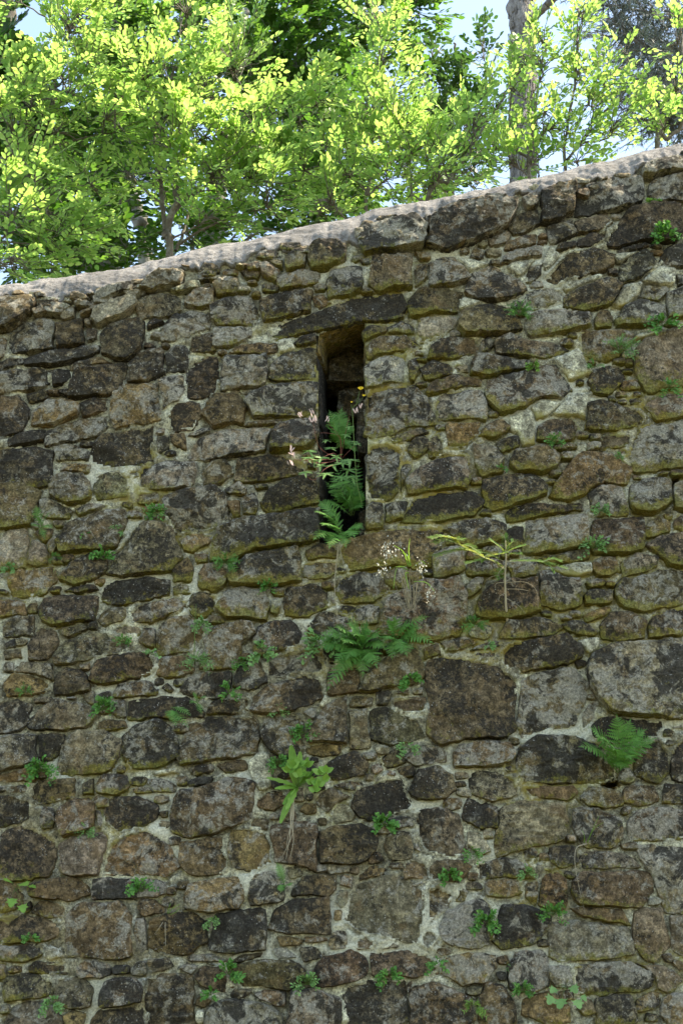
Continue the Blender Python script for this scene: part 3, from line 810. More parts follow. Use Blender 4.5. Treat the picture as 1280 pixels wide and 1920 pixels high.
wall = empty('stone_wall', (0, 0.45, 0))
tag(wall, 'tall rubble stone wall with pale mortar joints and a narrow slit opening', 'wall')

# ---- outlines in wall coordinates
def shape_outline(poly, step, jit, seed):
    """rounded, slightly irregular version of a surveyed outline"""
    p = np.asarray(poly, float)
    for k in (0.07, 0.25):
        q = np.roll(p, -1, 0)
        p = np.stack([p + (q - p) * k, q + (p - q) * k], 1).reshape(-1, 2)
    q = np.roll(p, -1, 0); L = np.linalg.norm(q - p, axis=1); per = L.sum()
    n = int(np.clip(per / step, 9, 120)); s = np.concatenate([[0], np.cumsum(L)]); pp = np.concatenate([p, p[:1]])
    t = np.linspace(0, per, n, endpoint=False)
    o = np.stack([np.interp(t, s, pp[:, 0]), np.interp(t, s, pp[:, 1])], 1)
    tan = np.roll(o, -1, 0) - np.roll(o, 1, 0); nor = np.stack([tan[:, 1], -tan[:, 0]], 1); nor /= np.linalg.norm(nor, axis=1)[:, None] + 1e-9
    return o + nor * (vnoise(o[:, 0], o[:, 1], 20, seed, 4, .75) * jit)[:, None]
def area(p): return 0.5 * np.sum(p[:, 0] * np.roll(p[:, 1], -1) - np.roll(p[:, 0], -1) * p[:, 1])
def inside(px, pz, poly):
    c = np.zeros(px.shape, bool); n = len(poly)
    for i in range(n):
        x0, z0 = poly[i]; x1, z1 = poly[i - 1]
        if z0 == z1: continue
        c ^= ((z0 > pz) != (z1 > pz)) & (px < (x1 - x0) * (pz - z0) / (z1 - z0) + x0)
    return c
def fast_dist(p, poly):
    a = poly[None]; b = np.roll(poly, -1, 0)[None]; ab = b - a; t = np.clip(((p[:, None] - a) * ab).sum(2) / ((ab ** 2).sum(2) + 1e-12), 0, 1)
    return np.sqrt((((a + ab * t[..., None]) - p[:, None]) ** 2).sum(2)).min(1)
def edge_dist(px, pz, poly):
    """distance to the outline and the vertical component of the direction to it"""
    best = np.full(px.shape, 9.0); nz = np.zeros(px.shape)
    q = np.roll(poly, -1, 0)
    for (ax, az), (bx, bz) in zip(poly, q):
        dx, dz = bx - ax, bz - az; L2 = dx * dx + dz * dz + 1e-12
        t = np.clip(((px - ax) * dx + (pz - az) * dz) / L2, 0, 1)
        ex, ez = ax + t * dx - px, az + t * dz - pz
        d = np.sqrt(ex * ex + ez * ez); m = d < best
        best = np.where(m, d, best); nz = np.where(m, ez / (d + 1e-6), nz)
    return best, nz

SLIT = P([594, 606, 640, 684, 684, 690, 684, 640, 600], [626, 622, 612, 600, 700, 800, 1002, 1012, 1018])[:, [0, 2]]
SX0, SX1 = SLIT[:, 0].min(), SLIT[:, 0].max(); SZ0, SZ1 = SLIT[:, 1].min(), SLIT[:, 1].max()
STONES = []
for (ox, oy, sc), txt in FIELDS:
    for line in txt.strip().splitlines():
        w = line.split(); v = np.array(list(map(float, w[1:]))).reshape(-1, 2)
        uv = v / sc + (ox, oy)
        p = P(uv[:, 0], uv[:, 1])[:, [0, 2]]
        if area(p) < 0: p = p[::-1]
        STONES.append([w[0], p, area(p)])
# drop double surveys: of two outlines that cover each other keep the larger
STONES.sort(key=lambda s: -s[2])
keep = []
for s in STONES:
    lo, hi = s[1].min(0), s[1].max(0)
    gx, gz = np.meshgrid(np.linspace(lo[0], hi[0], 12), np.linspace(lo[1], hi[1], 12)); m = inside(gx, gz, s[1])
    gx, gz = gx[m], gz[m]; cov = np.zeros(gx.shape, bool)
    for k in keep:
        if (k[3] > lo).all() and (k[4] < hi).all() or not ((k[4] > lo).all() and (k[3] < hi).all()): 
            if not ((k[4] > lo).all() and (k[3] < hi).all()): continue
        cov |= inside(gx, gz, k[1])
    if cov.mean() > 0.45: continue
    keep.append(s + [lo, hi])
STONES = keep
# dressed corners: push the diagonals of each outline out towards its box
for s in STONES:
    c = (s[3] + s[4]) / 2; hw = (s[4] - s[3]) / 2 + 1e-6; q = (s[1] - c) / hw; th = np.arctan2(q[:, 1], q[:, 0])
    s[1] = c + (s[1] - c) * (1 + (.13 if s[0] != 'm' else .0) * np.abs(np.sin(2 * th)) ** 1.5)[:, None]
# tight joints: every outline grows towards its neighbours until a thin joint is left
def dens(p, step=.035):
    q = np.roll(p, -1, 0); out = []
    for a, b in zip(p, q):
        n = max(1, int(np.linalg.norm(b - a) / step)); out += [a + (b - a) * k / n for k in range(n)]
    return np.array(out)
for s in STONES: s[1] = dens(s[1])
for it in range(2):
    BB = [(s[1].min(0), s[1].max(0)) for s in STONES]
    for i, s in enumerate(STONES):
        p = s[1]; lo, hi = p.min(0) - .05, p.max(0) + .05; dmin = np.full(len(p), .06)
        for k, o in enumerate(STONES):
            if k == i: continue
            q = o[1]
            b0, b1 = BB[k]
            if b1[0] < lo[0] or b1[1] < lo[1] or b0[0] > hi[0] or b0[1] > hi[1]: continue
            near = ((p > b0 - .05) & (p < b1 + .05)).all(1)
            if not near.any(): continue
            pn = p[near]; d = fast_dist(pn, q); dmin[near] = np.minimum(dmin[near], np.where(inside(pn[:, 0], pn[:, 1], q), -d, d))
        tg = np.roll(p, -1, 0) - np.roll(p, 1, 0); tg /= np.linalg.norm(tg, axis=1)[:, None] + 1e-9
        lim = .0112 if s[0] != 'm' else .003
        d, _ = edge_dist(p[:, 0], p[:, 1], SLIT); dmin = np.minimum(dmin, np.where(inside(p[:, 0], p[:, 1], SLIT), -d, d) + .009)
        mv = np.clip((dmin - .009) / 2, -.006, lim); mv = (mv + np.roll(mv, 1) + np.roll(mv, -1)) / 3
        s[1] = p + np.stack([tg[:, 1], -tg[:, 0]], 1) * mv[:, None]

HOLES = [P([1245, 1274, 1268, 1256, 1250], [899, 897, 905, 918, 912])[:, [0, 2]],
         P([1124, 1160, 1163, 1150, 1130], [1470, 1462, 1474, 1477, 1475])[:, [0, 2]]]

def size_(p): return math.sqrt(abs(area(p)))
def stone_mesh(poly, cls, seed, step=0.012, grid=0.0125, relief=None):
    """a face-bedded stone: domed, tilted, split along its bed, buried by its rim"""
    r_ = np.random.default_rng(seed)
    A = abs(area(poly)); out = shape_outline(poly, step, 0.011 * min(1, size_(poly) / .13), seed)
    tg = np.roll(out, -1, 0) - np.roll(out, 1, 0); tg /= np.linalg.norm(tg, axis=1)[:, None] + 1e-9
    out = out + np.stack([tg[:, 1], -tg[:, 0]], 1) * .002
    lo, hi = out.min(0), out.max(0); size = math.sqrt(A)
    gx, gz = np.meshgrid(np.arange(lo[0], hi[0], grid), np.arange(lo[1], hi[1], grid))
    gx = gx + (np.arange(gx.shape[0]) % 2)[:, None] * grid * 0.5
    gx = (gx + r_.normal(0, grid * .16, gx.shape)).ravel(); gz = (gz + r_.normal(0, grid * .16, gz.shape)).ravel()
    m = inside(gx, gz, out); gx, gz = gx[m], gz[m]
    d, nz = edge_dist(gx, gz, out); m = d > grid * 0.8; gx, gz, d, nz = gx[m], gz[m], d[m], nz[m]
    # ring just inside the rim keeps the arris crisp
    n = len(out)
    t2 = np.roll(out, -1, 0) - np.roll(out, 1, 0); t2 /= np.linalg.norm(t2, axis=1)[:, None] + 1e-9
    ring = out - np.stack([t2[:, 1], -t2[:, 0]], 1) * .0048
    rd, _ = edge_dist(ring[:, 0], ring[:, 1], out); ring = ring[inside(ring[:, 0], ring[:, 1], out) & (rd > .0036)]
    pts = [Vector(p) for p in out] + [Vector(p) for p in ring] + [Vector((a, b)) for a, b in zip(gx, gz)]
    res = delaunay_2d_cdt(pts, [(i, (i + 1) % n) for i in range(n)], [], 1, 1e-6)
    V2 = np.array([tuple(v) for v in res[0]]); F = np.array(res[2], dtype=object)
    F = np.array([f for f in res[2] if len(f) == 3], np.int32)
    d, nz = edge_dist(V2[:, 0], V2[:, 1], out)
    x, z = V2[:, 0], V2[:, 1]
    flat = cls == 'm'
    h0 = relief if relief is not None else (r_.uniform(.004, .012) if flat else np.clip(r_.normal(.017, .010), .004, .042) * np.clip(size / .16, .55, 1.25))
    if relief is None and not flat: h0 += .030 * np.clip(1 - (z_low(x.mean()) - z.max()) / .16, 0, 1.6) * r_.uniform(.6, 1.2)
    rad = np.where(nz < -0.35, 0.0045, np.where(nz > 0.35, 0.0125, 0.0065)) * r_.uniform(.9, 1.3)
    if flat: rad = rad * .7
    q = np.clip(d / rad, 0, 1); prof = np.sqrt(1 - (1 - q) ** 2)
    rim = -0.024
    h = rim + (h0 - rim) * prof
    cx, cz = x - x.mean(), z - z.mean()
    tx, tz = r_.normal(0, .07), r_.normal(-.03, .08)
    k = 0.35 if flat else 1.0
    fac = np.full(len(x), .004)
    if not flat:                                           # a few hammered facets with arrises between them
        for _ in range(r_.integers(3, 7)):
            a_ = r_.uniform(0, 2 * math.pi); sl = r_.uniform(.06, .38); rr = size * r_.uniform(.05, .42)
            fac = np.minimum(fac, .004 - sl * (cx * math.cos(a_) + cz * math.sin(a_) - rr))
        fac = np.maximum(fac, -.022)
    h = h + prof * k * (cx * tx + cz * tz) + fac * prof
    h = h + prof * k * (vnoise(x, z, 9, seed, 2) * .007 * min(1, size / .15) + vnoise(x, z, 28, seed + 3, 3, .68) * .0095)
    if not flat and r_.random() < .45:                     # bedding ledges
        f = r_.uniform(22, 40); zz = z + x * r_.normal(0, .12) + vnoise(x, z, 7, seed + 9, 2) * .03
        ph = zz * f; fr = ph - np.floor(ph)
        h = h + prof * (fr ** 2 - .35) * .009
    if not flat and r_.random() < .6:                      # broken flakes
        c = vnoise(x, z, 12, seed + 21, 2); h = h - prof * np.clip((c - .12) * 7, 0, 1) * .009
    V = np.stack([x, -h, z], 1)
    base = np.array((1.08, 1.0, .84)) * (np.array(TINT[cls]) * .72 + np.array((.160, .134, .088)) * .28) * r_.uniform(.85, 1.18) * (1 + r_.normal(0, .03, 3))
    if cls == 'm': base = np.array(TINT['m'])
    tint = np.tile(base, (len(V), 1))
    rel = np.clip((z.mean() - z) / (z.max() - z.min() + 1e-6) * 1.6 + .25, 0, 1)
    patch = np.clip(.72 + vnoise(x, z, 1.1, 77, 2) * 1.0, .2, 1.25)
    moss = (np.clip(1 - d / .05, 0, 1) * np.where(nz < -.2, .34, .30) + rel * .50) * patch
    crust = np.full(len(V), np.clip(CRUST[cls] + r_.normal(0, .07), .05, .8)) + vnoise(x, z, 6, 40, 3) * .42
    lich = np.full(len(V), r_.normal(.5, .13))
    return V, F[:, ::-1] if area(V2[F[0]]) > 0 else F, dict(tint=tint, moss=moss, crust=crust, lich=lich)

rest = []
count = 0
for i, s in enumerate(STONES):
    cls, poly = s[0], s[1]
    V, F, at = stone_mesh(poly, cls, 1000 + i)
    if cls == 'm':
        me = mesh_np('mortar_patch', V, F, True, at)
        obj('mortar_patch', me, M_MORTAR, wall, V.mean(0))
    elif count < 300:
        me = mesh_np('stone', V, F, True, at); me.set_sharp_from_angle(angle=R(38))
        obj('stone', me, M_STONE, wall, V.mean(0)); count += 1
    else: rest.append((V, F, at))

# ---- distance field of the joints on the mortar grid
def axis(a, b, c, d, fine, coarse): return np.concatenate([np.arange(a, b, coarse), np.arange(b, c, fine), np.arange(c, d + coarse, coarse)])
gx = axis(WX0, -2.25, 2.25, WX1, 0.0095, 0.03); gz = axis(0, 1.45, 6.1, 7.2, 0.0095, 0.03)
GX, GZ = np.meshgrid(gx, gz); DIST = np.full(GX.shape, 0.06); NZ = np.zeros(GX.shape)
def stamp(poly):
    lo, hi = poly.min(0) - .055, poly.max(0) + .055
    i0, i1 = np.searchsorted(gx, [lo[0], hi[0]]); j0, j1 = np.searchsorted(gz, [lo[1], hi[1]])
    if i1 <= i0 or j1 <= j0: return
    sl = (slice(j0, j1), slice(i0, i1)); d, nz = edge_dist(GX[sl], GZ[sl], poly)
    d = np.where(inside(GX[sl], GZ[sl], poly), -d, d); m = d < DIST[sl]
    DIST[sl] = np.where(m, d, DIST[sl]); NZ[sl] = np.where(m, nz, NZ[sl])
for s in STONES: stamp(s[1])
stamp(SLIT)
for h in HOLES: stamp(h)
# ---- small pinning stones in the wide joints, and the masonry beyond what the photograph shows
def pebble(cx, cz, rx, rz, seed, n=11):
    r_ = np.random.default_rng(seed); a = np.linspace(0, 2 * math.pi, n, endpoint=False) + r_.uniform(0, 1)
    a = a + r_.normal(0, .5 / n, n) * 2; k = 1 + r_.normal(0, .12, n); e = .55
    ca, sa = np.cos(a), np.sin(a)
    return np.stack([cx + rx * k * np.sign(ca) * np.abs(ca) ** e, cz + rz * k * np.sign(sa) * np.abs(sa) ** e], 1)
FR = [(P(0, v)[0], P(1280, v)[0]) for v in range(300, 1921, 40)]; FZ = np.array([P(640, v)[2] for v in range(300, 1921, 40)])
FL = np.array([a for a, b in FR]); FRt = np.array([b for a, b in FR]); ZB = P(640, 1920)[2]
frame = (GX > np.interp(GZ, FZ[::-1], FL[::-1]) + .02) & (GX < np.interp(GZ, FZ[::-1], FRt[::-1]) - .02) & (GZ > ZB + .02) & (GZ > 1.5) & (GZ < z_low(GX) - .03)
cand = np.argwhere(frame & (DIST > 0.020)); rng.shuffle(cand); npeb = 0
for j, i in cand:
    d = DIST[j, i]
    if d < 0.020 or npeb > 240 or rng.random() < .4: continue
    cx, cz = GX[j, i], GZ[j, i]; rx = min(d * rng.uniform(1.0, 1.7), .06); rz = d * rng.uniform(.75, 1.0)
    p = pebble(cx, cz, rx, rz, 5000 + npeb, int(rng.integers(5, 8)))
    cls = rng.choice(list('dbgolrpw'), p=[.24, .22, .2, .1, .06, .05, .06, .07])
    V, F, at = stone_mesh(p, cls, 7000 + npeb, .010, .010, rng.uniform(.004, .014)); rest.append((V, F, at)); stamp(p); npeb += 1
# coursed rubble outside the surveyed field
def free(p):
    m = DIST[np.clip(np.searchsorted(gz, p[:, 1]), 0, len(gz) - 1), np.clip(np.searchsorted(gx, p[:, 0]), 0, len(gx) - 1)]
    return (m > 0.004).all()
z = 0.02; k = 0

def filler(cx, cz, wd, hgt):
    global k
    if cz + hgt * .5 > z_low(cx) - .015: return True
    p = pebble(cx, cz, wd / 2 - .004, hgt / 2 - .004, 9000 + k, 14)
    if free(p):
        cls = rng.choice(list('dbgorkw'), p=[.3, .24, .2, .08, .05, .07, .06])
        rest.append(stone_mesh(p, cls, 11000 + k, .024, .026)); stamp(p); k += 1; return True
    return False
while z < 7.0:
    hgt = rng.uniform(.12, .26); cz = z + hgt / 2
    if z + hgt < ZB - .01: runs = [(WX0, WX1, 1)]
    else: runs = [(np.interp(cz, FZ[::-1], FRt[::-1]) + .012, WX1, 1), (np.interp(cz, FZ[::-1], FL[::-1]) - .012, WX0, -1)]
    for x, xe, sg in runs:
        while sg * (xe - x) > .12:
            wd = rng.uniform(.13, .44); hs = hgt * rng.uniform(.9, 1.0)
            if rng.random() < .22 and hgt > .18 and sg * (x - runs[0 if sg > 0 else -1][0]) > .3:
                filler(x + sg * wd / 2, z + hgt * .27, wd, hgt * .52); filler(x + sg * wd / 2, z + hgt * .77, wd, hgt * .46)
            elif not filler(x + sg * wd / 2, cz, wd, hs): x += sg * .02; continue
            x += sg * wd
    z += hgt
for k in range(110):                                   # broken rubble bedded in the lower edge of the coping
    cx = rng.uniform(-2.2, 2.2) if k % 3 else rng.uniform(-2.2, .3); cz = float(z_low(cx)) + rng.uniform(-.03, .05); rx = rng.uniform(.018, .060)
    p = pebble(cx, cz, rx, rx * rng.uniform(.35, .7), 30000 + k, int(rng.integers(5, 8)))
    rest.append(stone_mesh(p, rng.choice(list('lgpgw')), 31000 + k, .010, .010, rng.uniform(.018, .042)))
off = 0; RV, RF, RA = [], [], dict(tint=[], moss=[], crust=[], lich=[])
for V, F, at in rest:
    RV.append(V); RF.append(F + off); off += len(V)
    for a in RA: RA[a].append(at[a])
me = mesh_np('small_stones', np.concatenate(RV), np.concatenate(RF), True, {a: np.concatenate(v) for a, v in RA.items()})
me.set_sharp_from_angle(angle=R(38))
tag(obj('small_stones', me, M_STONE, wall), kind='stuff')

# ---- mortar bed: one sheet with recessed, cracked and smeared joints
D = np.clip(DIST, -.02, .06)
lowf = vnoise(GX, GZ, 2.2, 3, 3); mid = vnoise(GX, GZ, 11, 8, 3); fine = vnoise(GX, GZ, 42, 12, 2, .6)
H = -0.013 + lowf * .010 + mid * .010 + fine * .0045 + np.clip(vnoise(GX, GZ, 5, 44, 3) - .10, 0, 1) * .060
PALE = np.zeros(GX.shape)                              # later repairs in cream mortar, smeared flush
for u, v, ru, rv in [(1040, 1370, 70, 30), (1090, 1310, 25, 50), (850, 1470, 45, 50), (820, 1500, 60, 25), (860, 1420, 20, 40), (840, 1700, 40, 40), (690, 1775, 100, 22), (930, 1585, 30, 40), (800, 1760, 30, 50), (115, 1440, 30, 50), (260, 1290, 70, 22), (300, 1265, 40, 20), (240, 1090, 90, 22),
        (368, 1120, 25, 60), (470, 1130, 60, 22), (590, 1160, 40, 20), (320, 1570, 50, 50), (480, 1640, 40, 40), (470, 1450, 25, 60), (190, 1870, 22, 60), (330, 1290, 25, 40), (250, 1370, 30, 25), (985, 470, 60, 60), (1020, 560, 50, 60), (990, 780, 45, 45), (1080, 740, 60, 40),
        (200, 900, 60, 30), (240, 1000, 30, 40), (60, 1100, 60, 20), (30, 1240, 25, 50), (900, 1800, 40, 25), (1000, 1790, 50, 20), (500, 1800, 60, 20), (300, 1480, 50, 25), (180, 860, 40, 30), (350, 790, 30, 50), (640, 520, 50, 40), (850, 480, 60, 25), (1230, 1350, 50, 30), (640, 1720, 20, 50)]:
    c_ = P(u, v); sc_ = 2.55e-3; PALE = np.maximum(PALE, np.exp(-(((GX - c_[0]) / (ru * sc_)) ** 2 + ((GZ - c_[2]) / (rv * sc_)) ** 2) * .8))
H = H + PALE * .010
gap = np.clip(1 - np.abs(D - .002) / .010, 0, 1)
H -= gap * (.008 + .014 * (NZ > .3)) * np.clip(.75 + mid * 1.2, 0.1, 1.4)           # cracks against the stones, deepest below them
H += np.clip(D - .012, 0, .03) * .25
H = np.where(DIST < -0.014, -0.028, H)
mossm = np.clip(1 - D / .032, 0, 1) * np.where(NZ > .25, .60, .38) * np.clip(.75 + vnoise(GX, GZ, 1.1, 77, 2) * 1.1, .15, 1.3) + np.clip(lowf + .2, 0, 1) * .40
V = np.stack([GX, -H, GZ], -1).reshape(-1, 3)
nx, nz_ = len(gx), len(gz)
jj, ii = np.meshgrid(np.arange(nz_ - 1), np.arange(nx - 1), indexing='ij')
a = jj * nx + ii; F = np.stack([a, a + 1, a + nx + 1, a + nx], -1).reshape(-1, 4)
fcx = (GX[:-1, :-1] + GX[:-1, 1:]).ravel() / 2; fcz = (GZ[:-1, :-1] + GZ[1:, :-1]).ravel() / 2
okf = (fcz < z_low(fcx) + .05) & ~inside(fcx, fcz, SLIT)
for h in HOLES: okf &= ~inside(fcx, fcz, h)
F = F[okf]; used = np.zeros(len(V), bool); used[F] = True; idx = np.cumsum(used) - 1
me = mesh_np('mortar', V[used], idx[F], True, dict(moss=mossm.ravel()[used], pale=PALE.ravel()[used]))
obj('mortar', me, M_MORTAR, wall)

# ---- pockets behind the two holes and the lining of the slit
def lining(name, poly, prof, mat, parent, tint=(.09, .085, .07)):
    """tunnel behind an opening: prof = [(depth, shrink_x_left, shrink_x_right)]"""
    rings = []; n = 200
    out = shape_outline(poly, 0.001, 0.0, 1)
    q = np.concatenate([out, out[:1]]); L = np.concatenate([[0], np.cumsum(np.linalg.norm(np.diff(q, axis=0), axis=1))])
    t = np.linspace(0, L[-1], n, endpoint=False); o = np.stack([np.interp(t, L, q[:, 0]), np.interp(t, L, q[:, 1])], 1)
    c = o.mean(0); x0, x1 = o[:, 0].min(), o[:, 0].max()
    for y, l, r in prof:
        w = (o[:, 0] - x0) / (x1 - x0); xx = o[:, 0] + (1 - w) * l - w * r
        nn = vnoise(xx * 3 + y * 2, o[:, 1], 8, 60, 3) * (.012 if y > 0 else .004)
        blk = np.floor(o[:, 1] * 5.3 + .3 * (o[:, 0] > c[0])); fr_ = o[:, 1] * 5.3 + .3 * (o[:, 0] > c[0]) - blk
        nn = nn - (_hash(blk.astype(np.int64), (o[:, 0] > c[0]).astype(np.int64), 3, 9) * .010 - .02 * np.clip(1 - np.minimum(fr_, 1 - fr_) / .05, 0, 1)) * (1.0 if len(poly) > 6 else 0.0)
        rings.append(np.stack([xx + nn * np.sign(xx - c[0]), np.full(n, y), o[:, 1] + nn * .5], 1))
    m = len(rings); V = np.concatenate(rings)
    V = np.concatenate([V, [[c[0], prof[-1][0] + .01, c[1]]]])
    i = np.arange(m - 1)[:, None] * n; j = np.arange(n)[None]; k = (j + 1) % n
    F = np.stack([i + j, i + k, i + n + k, i + n + j], -1).reshape(-1, 4)
    b = (m - 1) * n; F = np.concatenate([F, np.stack([b + np.arange(n), b + (np.arange(n) + 1) % n, np.full(n, m * n), np.full(n, m * n)], 1)])
    ztop = (V[:, 2] > o[:, 1].max() - .18)
    V2 = V
    tri = np.concatenate([F[:, [0, 1, 2]], F[:, [0, 2, 3]]]); tri = tri[(tri[:, 1] != tri[:, 2]) & (tri[:, 0] != tri[:, 2])]
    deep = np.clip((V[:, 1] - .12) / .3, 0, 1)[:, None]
    tt = np.where(ztop[:, None], np.array((.27, .19, .07)), np.array(tint)) * (1 - deep) + np.array((.035, .032, .028)) * deep  # shade painted into the tint: it fades to near black with depth
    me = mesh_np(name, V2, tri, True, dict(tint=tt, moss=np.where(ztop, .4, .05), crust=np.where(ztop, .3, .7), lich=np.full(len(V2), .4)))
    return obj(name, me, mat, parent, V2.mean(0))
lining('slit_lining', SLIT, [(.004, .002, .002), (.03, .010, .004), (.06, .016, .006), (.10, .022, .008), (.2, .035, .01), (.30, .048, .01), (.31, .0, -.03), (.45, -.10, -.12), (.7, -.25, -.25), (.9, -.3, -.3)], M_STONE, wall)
def rough_block(name, x0, x1, y0, y1, z0, z1, tint, seed, parent):
    n = 9; V, F = [], []
    def face(o, a, b):
        k = len(V); 
        for i in range(n):
            for j in range(n): V.append(np.asarray(o) + np.asarray(a) * i / (n - 1) + np.asarray(b) * j / (n - 1))
        for i in range(n - 1):
            for j in range(n - 1): q = k + i * n + j; F.extend([(q, q + n, q + n + 1), (q, q + n + 1, q + 1)])
    dx, dy, dz = (x1 - x0, 0, 0), (0, y1 - y0, 0), (0, 0, z1 - z0)
    face((x0, y0, z0), dx, dz); face((x0, y0, z0), dy, dx); face((x0, y0, z1), dx, dy); face((x0, y0, z0), dz, dy); face((x1, y0, z0), dy, dz)
    V = np.array(V); c = V.mean(0); r = np.abs(V - c) / np.array((dx[0], dy[1], dz[2])) * 2
    V = c + (V - c) * (1 - .10 * np.clip(r.sum(1) - 1.8, 0, 1) ** 1.5)[:, None]
    V += np.stack([vnoise(V[:, 0] + V[:, 1], V[:, 2] + .7 * V[:, 1], 18, seed + k, 3) for k in range(3)], 1) * .010
    me = mesh_np(name, V, np.array(F), True, dict(tint=np.tile(tint, (len(V), 1)), moss=np.full(len(V), .25), crust=np.full(len(V), .4), lich=np.full(len(V), .45)))
    obj(name, me, M_STONE, parent, c)
rough_block('inner_lintel', SX0 - .05, SX1 + .06, .30, .52, SZ1 - .19, SZ1 - .03, (.13, .10, .055), 41, wall)
rough_block('inner_stone', SX0 + .10, SX1 + .05, .36, .60, SZ1 - .36, SZ1 - .20, (.12, .095, .055), 47, wall)
rough_block('inner_stone', SX1 - .05, SX1 + .06, .22, .45, SZ1 - .62, SZ1 - .33, (.17, .14, .09), 53, wall)
rough_block('inner_stone', SX1 - .045, SX1 + .06, .20, .45, SZ0 + .05, SZ0 + .24, (.19, .15, .09), 59, wall)
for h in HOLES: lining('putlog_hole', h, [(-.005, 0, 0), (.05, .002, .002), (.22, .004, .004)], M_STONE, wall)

# ---- coping: rounded crown of mortar along the sloping top
cxs = axis(WX0, -2.3, 2.3, WX1, .0075, .04)
zt = z_top(cxs) + vnoise(cxs, cxs * 0, 5, 90, 3) * .006; zl = z_low(cxs) + vnoise(cxs, cxs * 0, 9, 91, 5, .7) * .085 + .012
rows = [np.stack([cxs, np.full_like(cxs, .06), zl + .02], 1), np.stack([cxs, np.full_like(cxs, .004), zl + .002], 1)]
bul = .012 + .014 * vnoise(cxs, cxs * 0, 4, 95, 2)
for f in np.linspace(.03, 1, 26):                      # sloping face from the ragged lower edge to the crown
    y = -bul * (1 - f) ** .5 + YC * f ** 1.7
    rows.append(np.stack([cxs, y, zl + (zt - zl) * (1 - (1 - f) ** 1.35)], 1))
for y, dz in ((.16, .004), (.2, .004), (.26, .003), (.32, .002), (.45, -.002), (.58, -.01), (.70, -.03), (.80, -.08), (.88, -.17), (.92, -.3), (.92, -1.6), (.92, -4.6)):
    rows.append(np.stack([cxs, np.full_like(cxs, y), np.maximum(zt + dz, 0.0)], 1))
m = len(rows); CV = np.stack(rows)
am = np.ones(m); am[:2] = .6; am[-2:] = .2
px_, py_, pz_ = CV[..., 0], CV[..., 1], CV[..., 2]
nn = (vnoise(px_, pz_ + py_, 6, 101, 2) * .008 + vnoise(px_ * .8, pz_ * 1.3 + py_, 22, 102, 3, .7) * .010) * am[:, None]
edge_ = np.clip(1 - np.arange(m) / 12., .12, 1)
pit = np.clip(vnoise(px_, pz_ + py_, 16, 105, 3, .6) - .15, 0, 1) * .06 * (am * edge_)[:, None]
CV[..., 1] += -(nn - pit) * .8; CV[..., 2] += (nn - pit) * .45
V = CV.reshape(-1, 3); nc = len(cxs)
jj, ii = np.meshgrid(np.arange(m - 1), np.arange(nc - 1), indexing='ij'); a = jj * nc + ii
F = np.stack([a, a + 1, a + nc + 1, a + nc], -1).reshape(-1, 4)
moss = np.zeros((m, nc)); moss[:5] = .5
obj('coping', mesh_np('coping', V, F, True, dict(moss=moss.ravel())), M_COPING, wall)

# ================================================================== GROUND
t = NT('forest floor grass and leaf litter')
gc = t.mix(t.ramp(t.noise(1.3, 6, .65), [(.4, 0), (.6, 1)]), (0.085, 0.10, 0.035), (0.12, 0.095, 0.055))
gc = t.mix(1.0, gc, t.ramp(t.noise(40, 6, .7), [(.3, .6), (.7, 1.4)]), 'MULTIPLY')
M_GROUND = t.done(t.principled(gc, .95, t.bump(t.noise(25, 8, .7), .04), .1))
xs = np.unique(np.concatenate([np.linspace(-900, -30, 16), np.linspace(-30, 30, 61), np.linspace(30, 900, 16)]))
ys = np.unique(np.concatenate([np.linspace(-900, -30, 16), np.linspace(-30, 0, 31), [.3, .42, .5, .7], np.linspace(1, 40, 60), np.linspace(40, 900, 16)]))
X, Y = np.meshgrid(xs, ys)
Z = np.where(Y > .45, 3.3 + np.clip(X, -12, 12) * .10 + np.clip(Y, 0, 14) * .10, 0.0) + vnoise(X, Y, .35, 5, 3) * .12 * (np.abs(Y - .3) > .6)
n_ = len(xs); jj, ii = np.meshgrid(np.arange(len(ys) - 1), np.arange(n_ - 1), indexing='ij'); a = jj * n_ + ii
F = np.stack([a, a + 1, a + n_ + 1, a + n_], -1).reshape(-1, 4)
tag(obj('ground', mesh_np('ground', np.stack([X, Y, Z], -1).reshape(-1, 3), F), M_GROUND), kind='structure')
# ================================================================== TREES BEHIND THE WALL
def leaf_template(kind):
    if kind == 'beech':
        mid = [(0, 0), (.3, .0), (.62, .0), (1, 0)]; side = [(.22, .20), (.50, .31), (.80, .19)]; fold = .10
    elif kind == 'broad':
        mid = [(0, 0), (.3, .0), (.62, .0), (1, 0)]; side = [(.16, .30), (.48, .40), (.80, .20)]; fold = .08
    V = [(x, 0, -.03 * math.sin(x * 3.1)) for x, _ in mid]
    for sg in (1, -1): V += [(x, sg * w, fold * w / .3 - .02 * x) for x, w in side]
    F = [(0, 1, 4), (1, 5, 4), (1, 2, 5), (2, 6, 5), (2, 3, 6), (0, 7, 1), (1, 7, 8), (1, 8, 2), (2, 8, 9), (2, 9, 3)]
    return np.array(V, float), np.array(F, np.int32)
def maple_template():
    lob = [(0, 0), (.10, .30), (.02, .55), (.32, .38), (.48, .62), (.55, .30), (.80, .26), (1.0, 0)]
    V = [(.35, 0, -.02)] + [(x, w, .10 * w) for x, w in lob] + [(x, -w, .10 * w) for x, w in lob[-2:0:-1]]
    n = len(V) - 1
    return np.array(V, float), np.array([(0, 1 + (i + 1) % n, 1 + i) for i in range(n)], np.int32)
LEAF = {'beech': leaf_template('beech'), 'broad': leaf_template('broad'), 'maple': maple_template()}

